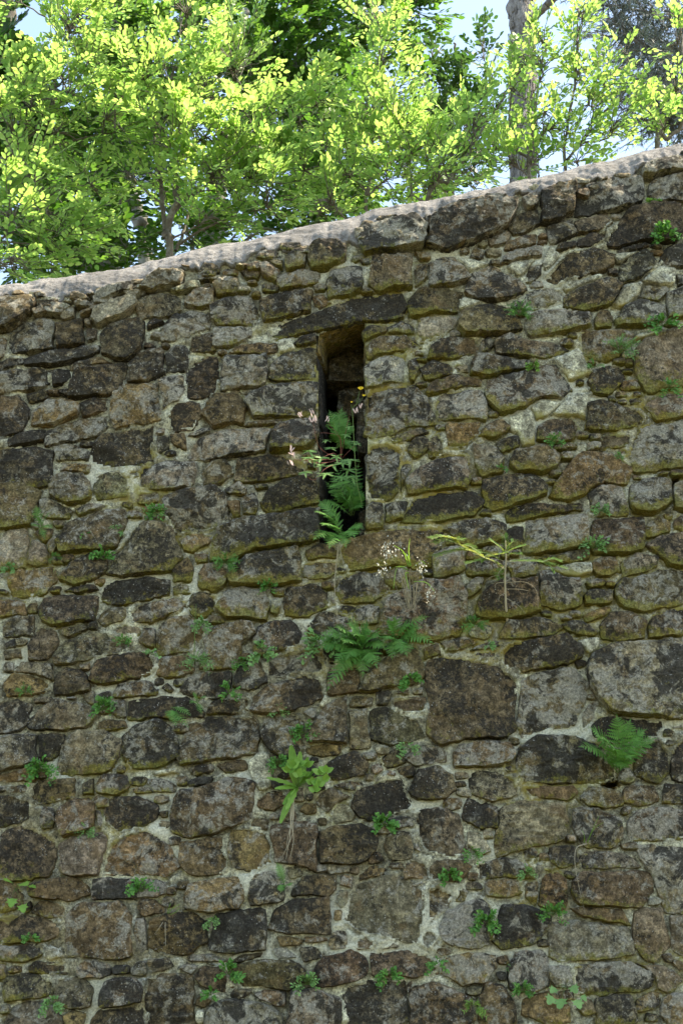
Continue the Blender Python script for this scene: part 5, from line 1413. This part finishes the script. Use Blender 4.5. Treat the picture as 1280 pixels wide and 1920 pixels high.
def frond(parent, p0, p1, width, n=11, lift=.05, mat=None, shade=.5, kind='pinna', tilt=None):
    """one fern frond from its root to its tip, pinnae in pairs, largest below the middle"""
    p0, p1 = np.asarray(p0), np.asarray(p1); L = np.linalg.norm(p1 - p0)
    ctl = (p0 + p1) / 2 + np.array((0, -lift * .9, lift)); path = bez(p0, ctl, p1, n + 3); C = Crown()
    nrm0 = np.array((0, -.75, .66)) if tilt is None else np.asarray(tilt)
    for k in range(2, n + 2):
        t = (k - 1.5) / n; d = unit(path[k + 1] - path[k - 1]); nrm = unit(nrm0 - d * np.dot(nrm0, d)); b = np.cross(nrm, d)
        w = width * (math.sin(math.pi * (t * .80 + .17)) ** .8) * pr.uniform(.88, 1.1)
        for sg in (1, -1):
            C.leaf(path[k], b * sg + d * (.35 + .35 * t) - np.array((0, 0, .12)) + pr.normal(0, .06, 3), nrm + pr.normal(0, .15, 3), w, np.clip(shade + pr.normal(0, .18), 0, 1))
    C.leaf(path[-2], unit(path[-1] - path[-2]), nrm0, width * .45, shade)
    o = build_leaves('frond', C, kind, mat or M_FERN, parent)
    b = Bag(); V, F = tube(path, np.linspace(.0020, .0008, len(path)), 4); b.add(V, F); obj('rachis', b.mesh('rachis'), M_GSTEM, o)
    return o
def fern(label, u, v, tips, width=.05, n=11, lift=.05, y0=-.01, shade=.5, mat=None):
    base = P(u, v, y0); o = empty('fern', base); tag(o, label, 'fern', 'ferns rooted in the wall')
    for (tu, tv, ty) in tips: frond(o, base + pr.normal(0, .006, 3) * (1, .3, 1), P(tu, tv, ty), width * pr.uniform(.85, 1.15), n, lift, mat, shade)
    return o

fern('large fern hanging out of the foot of the slit opening', 639, 1008, [(592, 960, -.16), (588, 1012, -.17), (617, 1028, -.15), (648, 1026, -.12), (679, 990, -.07), (604, 985, -.2), (664, 1006, -.10), (625, 965, -.06), (600, 940, -.03)], .050, 12, .05, .03, .55)
fern('fern growing high on the left inside the slit opening', 634, 838, [(618, 772, -.02), (640, 768, .0), (612, 800, -.05), (632, 815, -.06), (648, 785, .02), (660, 800, .04), (626, 790, -.05), (655, 830, .02), (670, 845, .05)], .045, 11, .03, .05, .4)
fern('dark fern in the shade halfway down the slit opening', 660, 962, [(613, 942, .0), (625, 925, .03), (665, 930, .04), (612, 905, .04), (676, 950, .0), (650, 895, .06), (668, 900, .06), (630, 880, .05), (672, 870, .07), (640, 930, .0), (680, 925, .03), (620, 890, .02), (655, 915, -.01)], .050, 10, .03, .09, .35)
fern('broad clump of dark ferns on the ledge below the slit', 676, 1222, [(606, 1186, -.13), (630, 1176, -.15), (655, 1170, -.12), (628, 1240, -.14), (612, 1296, -.07), (708, 1192, -.12), (706, 1250, -.13), (680, 1266, -.10), (645, 1205, -.17), (690, 1180, -.08), (650, 1235, -.15), (596, 1215, -.10), (585, 1196, -.08), (720, 1215, -.10), (665, 1190, -.16), (636, 1260, -.10), (640, 1190, -.10)], .058, 12, .05, -.01, .45)
fern('fern with three-cornered fronds below the grass tuft', 742, 1205, [(725, 1165, -.08), (738, 1160, -.10), (802, 1156, -.10), (768, 1170, -.08), (811, 1206, -.12), (762, 1228, -.12), (720, 1200, -.12), (790, 1176, -.08), (735, 1235, -.10), (780, 1190, -.06), (752, 1222, -.10)], .048, 10, .04, -.01, .5)
fern('bright fern arching out of the dark hole at the right', 1158, 1449, [(1088, 1400, -.14), (1108, 1366, -.12), (1156, 1346, -.10), (1206, 1370, -.10), (1180, 1420, -.15), (1130, 1385, -.16), (1180, 1352, -.08), (1225, 1385, -.06), (1150, 1405, -.17), (1163, 1437, -.08)], .055, 13, .06, .02, .62)
fern('single small fern frond below the rosette with hanging roots', 534, 1660, [(519, 1618, -.05), (545, 1660, -.06), (526, 1672, -.05)], .022, 12, .015, -.01, .6)
fern('little drooping fern on the left above a long dark block', 322, 1330, [(358, 1342, -.07), (355, 1366, -.08), (330, 1362, -.07), (318, 1346, -.06)], .026, 9, .02, -.01, .6)
fern('small fern sprig under the right end of the mid-left long stone', 372, 1322, [(362, 1300, -.05), (385, 1308, -.06), (378, 1340, -.05), (356, 1318, -.06)], .020, 8, .02, -.01, .45)
fern('feathery fern tuft left of the pale yellowish stone', 78, 990, [(68, 950, -.05), (94, 962, -.07), (60, 985, -.06), (98, 990, -.06), (85, 1012, -.06), (72, 970, -.08)], .024, 9, .02, -.01, .55)

def tuft(label, u, v, size, n=16, name='wall_fern', mat=None, kind='spat', droop=.15, cat='plant'):
    """wall rue: wiry stalks fanning from a crack, small spoon leaflets at their ends"""
    base = P(u, v, -.012); o = empty(name, base); tag(o, label, cat, 'small plants in the wall joints')
    px = 2.45e-3; R_ = size * px; C = Crown(); paths = []
    for k in range(n):
        a = pr.uniform(-.25, 1.25) * math.pi; r = R_ * pr.uniform(.5, 1.05)
        tip = base + np.array((math.cos(a) * r, -pr.uniform(.25, .8) * R_, math.sin(a) * r * .9 - droop * R_))
        path = bez(base, (base + tip) / 2 + (0, -.2 * R_, .15 * R_), tip, 6); paths.append(path)
        for j in range(2, 6):
            for sg in (1, -1):
                d = unit(path[j] - path[j - 1]); b = np.cross(d, unit(np.array((0, -.8, .6)) + pr.normal(0, .3, 3)))
                C.leaf(path[j], d * .7 + b * sg * .9 + pr.normal(0, .2, 3), np.array((0, -.7, .7)) + pr.normal(0, .35, 3), max(.011, R_ * .27) * pr.uniform(.6, 1.3), pr.random())
    build_leaves('foliage', C, kind, mat or M_TUFT, o); stalk('stems', paths, [.0009] * len(paths), M_GSTEM, o, 3)
    return o
for u, v, s, n, m, lab in [
    (972, 592, 30, 34, None, 'dense dark wall fern tuft on the right end of a brown block near the top'),
    (1245, 452, 34, 34, None, 'dense wall fern tuft on the black stone at the upper right edge'),
    (1222, 384, 18, 12, M_STRAW, 'pale sunlit sprig just above the black stone at upper right'),
    (1240, 612, 26, 16, None, 'leafy tuft at the right edge above the big pale pinkish stone'),
    (1160, 662, 32, 18, M_HERB, 'loose light green tuft left of the big pale pinkish stone'),
    (1112, 690, 18, 10, M_HERB, 'small pale tuft left of the loose light green one'),
    (1253, 728, 18, 10, None, 'little tuft below the big pale pinkish stone'),
    (1000, 690, 16, 12, M_STRAW, 'small grassy tuft over the large dark stone right of the slit'),
    (1040, 832, 22, 12, None, 'thin sprig over the brown oval stone right of the slit'),
    (1160, 858, 12, 10, None, 'tiny tuft on the domed orange stone at right'),
    (1125, 958, 20, 16, M_HERB, 'upright tuft above the black square stone at right'),
    (1110, 1028, 22, 12, M_HERB, 'thin tuft at the left side of the black square stone'),
    (938, 880, 12, 8, None, 'tiny tuft left of the brown oval stone'),
    (295, 966, 24, 26, None, 'dense tuft on top of the tall triangular stone at left'),
    (220, 998, 14, 10, M_HERB, 'small tuft left of the tall triangular stone'),
    (164, 1008, 12, 8, None, 'tiny tuft on the dark stone between two others at left'),
    (195, 1050, 22, 18, None, 'upright tuft between the dark stones left of centre'),
    (18, 1066, 16, 12, M_HERB, 'small tuft at the left edge below the pale stone'),
    (104, 1046, 11, 8, None, 'tiny tuft under the pale orange stone at left'),
    (423, 1056, 20, 20, None, 'dense tuft under the left end of the long black block'),
    (503, 1104, 16, 14, None, 'small tuft under the brown block left of the slit foot'),
    (890, 1172, 28, 22, None, 'tall thin tuft left of the spruce seedling'),
    (915, 1208, 12, 8, M_HERB, 'tiny tuft right below the thin slate by the spruce seedling'),
    (602, 1210, 30, 20, M_HERB, 'upright mint-like sprig left of the broad fern clump'),
    (770, 1275, 20, 22, None, 'tuft hanging over the small reddish block below centre'),
    (380, 1172, 18, 14, M_HERB, 'soft green sprig above the round brown stone left of centre'),
    (232, 1206, 14, 12, None, 'small tuft on the long grey stone at left'),
    (285, 1228, 16, 10, M_HERB, 'flat pale sprig right of the long grey stone'),
    (370, 1240, 26, 16, M_HERB, 'sprawling pale rosette with thin stalks left of centre'),
    (450, 1242, 18, 18, None, 'dark mossy tuft beside the ochre stone left of centre'),
    (492, 1226, 26, 16, M_HERB, 'tall pale sprig right of the dark mossy tuft'),
    (48, 1300, 14, 12, None, 'small tuft on the brown stone at the left edge'),
    (195, 1332, 24, 28, None, 'dense round tuft over the joint right of the lichen-spotted stone'),
    (430, 1300, 18, 14, None, 'mossy sprig over the dark stone left of centre'),
    (524, 1332, 16, 14, M_HERB, 'thin sprig under the big brown rounded stone'),
    (570, 1375, 22, 22, None, 'bushy tuft above the leafy rosette'),
    (522, 1432, 20, 18, None, 'dark tuft just left of the leafy rosette'),
    (80, 1446, 24, 26, None, 'dense tuft on the white mortar joint at lower left'),
    (720, 1548, 22, 18, None, 'tuft under the black faceted stone at lower centre'),
    (765, 1402, 18, 10, M_HERB, 'pale sprig over the grey knob below centre'),
    (162, 1556, 18, 14, M_HERB, 'pale tuft on the square brown stone at lower left'),
    (268, 1672, 20, 18, None, 'leafy tuft at the right end of a long flat brown stone'),
    (398, 1726, 16, 12, M_HERB, 'small tuft left of the black square block at lower left'),
    (886, 1602, 16, 12, None, 'tuft beside the small pale stone in the mortar at lower right'),
    (842, 1642, 16, 14, None, 'upright tuft on the dark wedge stone below the pale joint'),
    (908, 1732, 22, 20, None, 'tall tuft on the right side of the dark domed stone'),
    (1036, 1716, 18, 18, None, 'dark tuft between two blocks at lower right'),
    (986, 1640, 14, 10, M_HERB, 'pale sprig above the small orange stone at lower right'),
    (818, 1806, 16, 14, None, 'tuft on the right end of the reddish block near the bottom'),
    (728, 1828, 20, 16, None, 'tuft under the reddish block near the bottom'),
    (575, 1846, 22, 14, M_HERB, 'pale tuft between two big stones near the bottom'),
    (428, 1826, 20, 18, None, 'mossy tuft right of a small brown stone near the bottom'),
    (396, 1866, 16, 14, None, 'dark tuft close to the bottom edge left of centre'),
    (98, 1882, 16, 12, M_HERB, 'small pale tuft at the bottom left'),
    (60, 1760, 14, 10, None, 'tiny tuft on the brown stone at the lower left edge'),
    (978, 1860, 18, 18, None, 'dense tuft left of the pale lobed leaves near the bottom right'),
    (958, 1812, 10, 8, M_HERB, 'tiny tuft on the pinkish mortar near the bottom right'),
    (885, 1892, 22, 10, M_STRAW, 'grassy sprig at the bottom edge right of centre')]:
    kd = ('spat', 'pinna', 'spat', 'broad', 'beech')[int(pr.integers(0, 5))]
    tuft(lab, u, v, s * pr.uniform(.85, 1.3), int(n * pr.uniform(.9, 1.7)), mat=m, kind=kd, droop=pr.uniform(-.1, .5))

# lobed herb leaves
def herb(label, u, v, leaves, kind, mat, name='herb', stem_mat=None, y0=-.01, size=.05, sr=.0012, droop=.3):
    base = P(u, v, y0); o = empty(name, base); tag(o, label, 'plant')
    for (tu, tv, ty, sc) in leaves:
        tip = P(tu, tv, ty); path = bez(base, (base + tip) / 2 + (0, -.02, .02), tip, 7); C = Crown(); d = unit(tip - path[-3]) + np.array((0, -.2, -droop))
        C.leaf(tip, d, np.array((0, -.75, .65)) + pr.normal(0, .15, 3), size * sc, pr.uniform(.3, 1))
        lf = build_leaves('leaf', C, kind, mat, o); stalk('stalk', [path], [sr], stem_mat or M_GSTEM, lf, 4)
    return o
herb('low plant with pale green lobed leaves near the bottom right', 1062, 1850, [(1035, 1868, -.07, 1), (1052, 1872, -.08, 1.2), (1080, 1874, -.07, 1), (1072, 1848, -.05, .9), (1090, 1866, -.05, .7), (1040, 1852, -.06, .8)], 'maple', M_HERB, size=.045)
herb('pale lobed leaves sticking out at the lower left edge', 30, 1670, [(20, 1652, -.06, 1), (42, 1656, -.07, 1.1), (56, 1660, -.05, .8), (24, 1684, -.06, 1), (42, 1696, -.06, .9)], 'maple', M_STRAW, size=.045)
# rosette with hanging roots
ros = empty('rosette_plant', P(557, 1476, -.01)); tag(ros, 'leafy lime green rosette with strap leaves and long bare roots hanging below', 'plant')
b0 = P(557, 1476, -.02)
for tu, tv, ty, w in [(545, 1398, -.07, 1.0), (562, 1410, -.06, .8), (503, 1455, -.09, 1.1), (517, 1476, -.09, 1.2), (530, 1505, -.08, .9), (523, 1540, -.06, 1.0), (538, 1515, -.10, .8), (575, 1420, -.08, .8), (592, 1440, -.06, .9), (540, 1425, -.06, .8)]:
    tip = P(tu, tv, ty); C = Crown(); d = tip - b0; C.leaf(b0, d, np.array((0, -.8, .6)) + pr.normal(0, .2, 3), np.linalg.norm(d), pr.random()); build_leaves('leaf', C, 'tooth' if pr.random() < .5 else 'strap', M_STRAW, ros)
for tu, tv in [(560, 1436), (548, 1440), (575, 1438), (560, 1456), (585, 1470), (600, 1452), (608, 1465), (590, 1484), (612, 1448), (598, 1474), (540, 1448), (572, 1455)]:
    tip = P(tu, tv, -.09 + pr.normal(0, .015)); path = bez(b0, (b0 + tip) / 2 + (0, -.02, .02), tip, 5); C = Crown()
    for a in (-.9, 0, .9):
        C.leaf(tip, np.array((math.sin(a) + pr.normal(0, .2), -.35, math.cos(a) * .8)), np.array((0, -.85, .5)) + pr.normal(0, .15, 3), .038 * pr.uniform(.8, 1.2), pr.random())
    lf = build_leaves('leaf', C, 'broad', M_STRAW, ros); stalk('stalk', [path], [.0012], M_GSTEM, lf, 4)
for k in range(5):
    pts = [P(551 + pr.normal(0, 2), 1492, -.03), P(548 + pr.normal(0, 3), 1530, -.05), P(544 + pr.normal(0, 4), 1570 + pr.normal(0, 6), -.05), P(542 + pr.normal(0, 6), 1600 + pr.normal(0, 14), -.04)]
    stalk('root', [smooth_path(pts, 5)], [.0022], M_DRY, ros, 4)
# herb with red stems in the slit, pale pods in the sun
hr = empty('red_stemmed_herb', P(636, 845, .0)); tag(hr, 'red-stemmed herb with fine lobed leaves and pale sunlit pods leaning out of the slit', 'plant')
h0 = P(638, 862, .03)
for pts in [[(638, 822, -.04), (620, 800, -.06), (612, 786, -.08)], [(636, 820, -.05), (612, 812, -.1), (600, 812, -.13)], [(650, 800, -.03), (655, 780, -.02)], [(625, 850, -.09), (600, 862, -.15), (592, 880, -.17)], [(605, 868, -.14), (575, 865, -.2), (570, 852, -.22)], [(650, 850, -.04), (668, 832, -.03)], [(628, 870, -.10), (608, 880, -.16), (588, 900, -.17), (570, 888, -.19)], [(600, 840, -.15), (588, 800, -.2), (586, 786, -.22)], [(585, 862, -.2), (555, 862, -.24), (546, 848, -.25)]]:
    stalk('stem', [smooth_path([h0] + [P(*q) for q in pts], 6)], [.0016], M_RED, hr, 4)
for tu, tv, ty, s in [(580, 845, -.2, .045), (575, 858, -.21, .04), (602, 858, -.15, .05), (655, 862, -.06, .06), (642, 868, -.07, .05), (610, 888, -.15, .05), (572, 885, -.19, .045), (620, 840, -.1, .04), (668, 832, -.04, .03), (664, 828, -.03, .03), (648, 815, -.05, .035), (655, 800, -.03, .03), (600, 872, -.16, .04), (625, 872, -.12, .05), (652, 880, -.05, .05), (660, 893, -.02, .05), (590, 862, -.19, .035), (612, 825, -.12, .03), (630, 855, -.1, .045), (640, 895, -.06, .045)]:
    C = Crown()
    for k in range(5):
        a = (k - 2) * .62; C.leaf(P(tu, tv, ty), np.array((math.sin(a), -.25, -.5 * math.cos(a) + .1)) + pr.normal(0, .12, 3), np.array((0, -.8, .6)) + pr.normal(0, .2, 3), s * (1 - .1 * abs(k - 2)), pr.random())
    build_leaves('leaf', C, 'pinna', M_HERB, hr)
for cu, cv, cy in [(586, 778, -.22), (592, 790, -.2), (565, 782, -.22), (547, 846, -.26), (552, 856, -.25), (668, 772, -.06), (676, 766, -.04), (545, 872, -.24), (612, 790, -.1), (584, 792, -.22)]:
    C = Crown()
    for k in range(4): C.leaf(P(cu, cv, cy) + pr.normal(0, .004, 3), np.array((pr.normal(0, .6), -.2, 1)), np.array((0, -1, .3)) + pr.normal(0, .3, 3), pr.uniform(.018, .03), .5)
    build_leaves('seed_pod', C, 'strap', M_PINK, hr)
# yellow-flowered stalk in the slit
yw = empty('yellow_flower_stalk', P(677, 945, .0)); tag(yw, 'thin tall green stalk with a small yellow flower along the right side of the slit', 'flower')
stalk('stem', [smooth_path([P(679, 948, .02), P(669, 905, -.03), (P(664, 840, -.04)), P(661, 780, -.03), P(658, 758, -.03)], 7)], [.0022], M_GSTEM, yw)
stalk('stem', [smooth_path([P(661, 764, -.03), P(670, 756, -.03), P(681, 744, -.03)], 6)], [.0014], M_GSTEM, yw); stalk('stem', [smooth_path([P(668, 756, -.03), P(672, 742, -.03), P(674, 733, -.03)], 5)], [.0013], M_GSTEM, yw)
for cu, cv, n, s in [(676, 731, 12, .018), (682, 743, 8, .011), (659, 755, 6, .009)]:
    C = Crown()
    for k in range(n): a = 2 * math.pi * k / n; C.leaf(P(cu, cv, -.03), np.array((math.cos(a), -.5, math.sin(a) * .6 + .8)), np.array((0, -1, .2)), s, .5)
    build_leaves('flower_head', C, 'strap', M_YEL, yw)
C = Crown(); C.leaf(P(656, 904, .0), P(614, 911, -.06) - P(656, 904, .0), np.array((0, -.7, .7)), .115, .6); build_leaves('leaf', C, 'strap', M_FERN, yw)
stalk('root', [smooth_path([P(634, 1022, -.05), P(630, 1060, -.04), P(627, 1100, -.05), P(633, 1170, -.04)], 6), smooth_path([P(636, 1022, -.05), P(640, 1045, -.04), P(646, 1068, -.04)], 6)], [.0022, .0018], M_DRY, yw)

# grass tuft with white seed heads
gr = empty('grass_tuft', P(770, 1150, -.01)); tag(gr, 'dry grass tuft with drooping white seed heads below the sill at centre', 'grass')
g0 = P(772, 1160, -.02)
for k in range(22):
    e = P(765 + pr.normal(0, 14), 1062 + abs(pr.normal(0, 18)), -.10 + pr.normal(0, .03)); stalk('straw', [smooth_path([g0 + pr.normal(0, .008, 3), (g0 + e) / 2 + pr.normal(0, .008, 3), e], 5)], [.0018], M_DRY, gr, 3)
for pts in [[(765, 1060, -.1), (756, 1035, -.2), (738, 1022, -.28)], [(768, 1062, -.1), (766, 1030, -.16), (768, 1010, -.2)], [(762, 1062, -.1), (744, 1062, -.22), (728, 1068, -.3)], [(772, 1065, -.1), (788, 1052, -.22), (798, 1058, -.28)], [(775, 1090, -.08), (798, 1092, -.2), (814, 1108, -.29)], [(764, 1068, -.1), (744, 1065, -.2), (737, 1104, -.25)], [(766, 1075, -.1), (760, 1075, -.2), (766, 1104, -.25)], [(770, 1060, -.1), (762, 1040, -.18), (748, 1036, -.22)]]:
    p = smooth_path([P(*q) for q in pts], 8); b = Bag(); w = np.linspace(.0042, .0012, len(p))[:, None]; sd = np.array((.75, -.5, .3))
    V = np.concatenate([p - sd * w, p + sd * w]); n = len(p); F = [(i, i + 1, n + i + 1, n + i) for i in range(n - 1)]; b.add(V, F, .8); obj('blade', b.mesh('blade'), M_STRAW, gr)
for cu, cv, du, dv, n in [(734, 1026, -10, 26, 46), (724, 1066, -8, 24, 34), (794, 1058, 8, 26, 38), (812, 1108, 2, 28, 40), (750, 1034, -6, 16, 20)]:
    C = Crown()
    for k in range(n):
        t = pr.random(); p = P(cu - 6 + du * t * .3 + pr.normal(0, 6), cv - 10 + dv * t + pr.normal(0, 5), -.28 + pr.normal(0, .012))
        C.leaf(p, np.array((pr.normal(0, .4), pr.normal(0, .4), -1)), pr.normal(0, 1, 3), pr.uniform(.007, .013), .5)
    tag(build_leaves('seed_head', C, 'spat', M_WHITE, gr), kind='stuff')

# spruce seedling
spc = empty('spruce_seedling', P(951, 1167, -.01)); tag(spc, 'small bare-stemmed spruce seedling with one bright sunlit branch to the left', 'tree')
S = [P(951, 1167, -.005), P(948, 1140, -.05), P(947, 1117, -.08), P(946, 1081, -.11), P(948, 1047, -.13), P(947, 1013, -.14)]
stalk('stem', [smooth_path(S, 6)], [.0065], M_DRY, spc, 7)
def twig(pts, r, needles=True, L=.022, dens=1.0, shade=.5, name='branch'):
    p = smooth_path([np.asarray(q) if len(q) == 3 and isinstance(q, np.ndarray) else P(*q) for q in pts], 9); o = stalk(name, [p], [r], M_DRY, spc, 4)
    if needles:
        C = Crown(); ln = np.linalg.norm(np.diff(p, axis=0), axis=1).sum(); n = int(ln / .0019 * dens)
        for k in range(n):
            t = pr.uniform(.05, 1) * (len(p) - 1.001); i = int(t); c = p[i] + (p[i + 1] - p[i]) * (t - i); d = unit(p[i + 1] - p[i]); s = unit(np.cross(d, (0, -.5, .86)))
            C.leaf(c, d * .55 + s * pr.choice((-1, 1)) * pr.uniform(.7, 1.1) + np.array((0, -.1, .25)) * pr.random(), np.array((0, -.6, .8)), L * pr.uniform(.75, 1.15), np.clip(shade + pr.normal(0, .2), 0, 1))
        build_leaves('needles', C, 'needle', M_NEED, o)
    return o
twig([(946, 1068, -.12), (925, 1053, -.17), (903, 1044, -.22), (880, 1032, -.27), (862, 1022, -.31), (845, 1016, -.34)], .003, True, .030, 1.6, .8)  # sunlight painted into this branch and its shoots: paler needles than the other twigs
for pts in [[(868, 1026, -.31), (845, 1012, -.35), (828, 1006, -.38), (809, 1010, -.40)], [(855, 1018, -.33), (842, 1008, -.36), (815, 1018, -.39)], [(880, 1032, -.28), (860, 1032, -.32), (838, 1036, -.35), (815, 1043, -.37)], [(905, 1045, -.24), (885, 1034, -.30), (868, 1030, -.33)], [(908, 1046, -.22), (930, 1040, -.30), (944, 1038, -.33)], [(862, 1022, -.33), (880, 1024, -.36), (900, 1036, -.37)], [(862, 1020, -.33), (850, 1010, -.36), (867, 1012, -.37)]]: twig(pts, .0016, True, .030, 2.4, 1.0)
for pts in [[(940, 1058, -.14), (909, 1050, -.16), (873, 1056, -.17)], [(947, 1040, -.14), (937, 1026, -.16), (919, 1013, -.17)], [(947, 1035, -.14), (965, 1028, -.16), (983, 1023, -.17)], [(948, 1042, -.14), (962, 1038, -.17), (978, 1039, -.18)], [(949, 1053, -.13), (985, 1052, -.15), (1019, 1054, -.16), (1062, 1066, -.16)], [(1010, 1053, -.16), (1030, 1060, -.17), (1040, 1072, -.17)], [(1015, 1054, -.16), (1035, 1048, -.17), (1050, 1052, -.17)], [(947, 1030, -.14), (946, 1012, -.15), (944, 1003, -.15)], [(944, 1062, -.14), (934, 1075, -.17), (938, 1085, -.18)], [(942, 1052, -.14), (915, 1040, -.17), (900, 1052, -.18)], [(947, 1036, -.14), (956, 1020, -.17), (962, 1014, -.17)]]: twig(pts, .0014, True, .026, 2.0, .5)
for pts in [[(947, 1092, -.1), (985, 1092, -.14), (1005, 1108, -.15), (1008, 1140, -.13)], [(946, 1092, -.1), (930, 1094, -.13), (927, 1104, -.14)], [(947, 1104, -.09), (975, 1105, -.12), (990, 1108, -.13)], [(946, 1112, -.08), (936, 1118, -.1), (934, 1128, -.11)], [(948, 1075, -.11), (920, 1082, -.14), (908, 1090, -.15)], [(950, 1122, -.06), (972, 1136, -.09), (984, 1150, -.09)]]: twig(pts, .0013, False, name='dead_twig')
# dry sprigs
def sprig(label, pts_list, mats, u, v):
    o = empty('dry_grass_sprig', P(u, v, -.01)); tag(o, label, 'grass')
    for pts, m in zip(pts_list, mats): stalk('stalk', [smooth_path([P(*q) for q in pts], 8)], [.002], m, o, 4)
sprig('thin yellowish grass sprig with one long dry stalk hanging at lower right', [[(1100, 1580, -.01), (1112, 1555, -.06), (1130, 1542, -.08)], [(1100, 1580, -.01), (1108, 1560, -.05), (1122, 1530, -.07)], [(1095, 1580, -.01), (1094, 1565, -.04), (1090, 1556, -.05)], [(1100, 1582, -.01), (1080, 1590, -.05), (1077, 1620, -.05), (1085, 1665, -.04), (1096, 1712, -.03)]], [M_STRAW, M_STRAW, M_STRAW, M_DRY], 1100, 1581)
sprig('wispy grass tuft with two dry stalks hanging at lower left', [[(312, 1718, -.01), (325, 1702, -.05), (338, 1695, -.07)], [(312, 1718, -.01), (318, 1700, -.05), (320, 1694, -.06)], [(312, 1718, -.01), (330, 1710, -.05), (336, 1702, -.06)], [(312, 1718, -.01), (310, 1735, -.04), (311, 1774, -.04)], [(311, 1720, -.01), (302, 1735, -.04), (291, 1750, -.04)]], [M_STRAW, M_STRAW, M_STRAW, M_DRY, M_DRY], 312, 1718)
sprig('single thin green stalk over the round brown stone left of centre', [[(364, 1240, -.01), (365, 1200, -.05), (366, 1160, -.07), (368, 1132, -.08)], [(364, 1240, -.01), (350, 1232, -.05), (336, 1226, -.06)]], [M_GSTEM, M_GSTEM], 364, 1240)
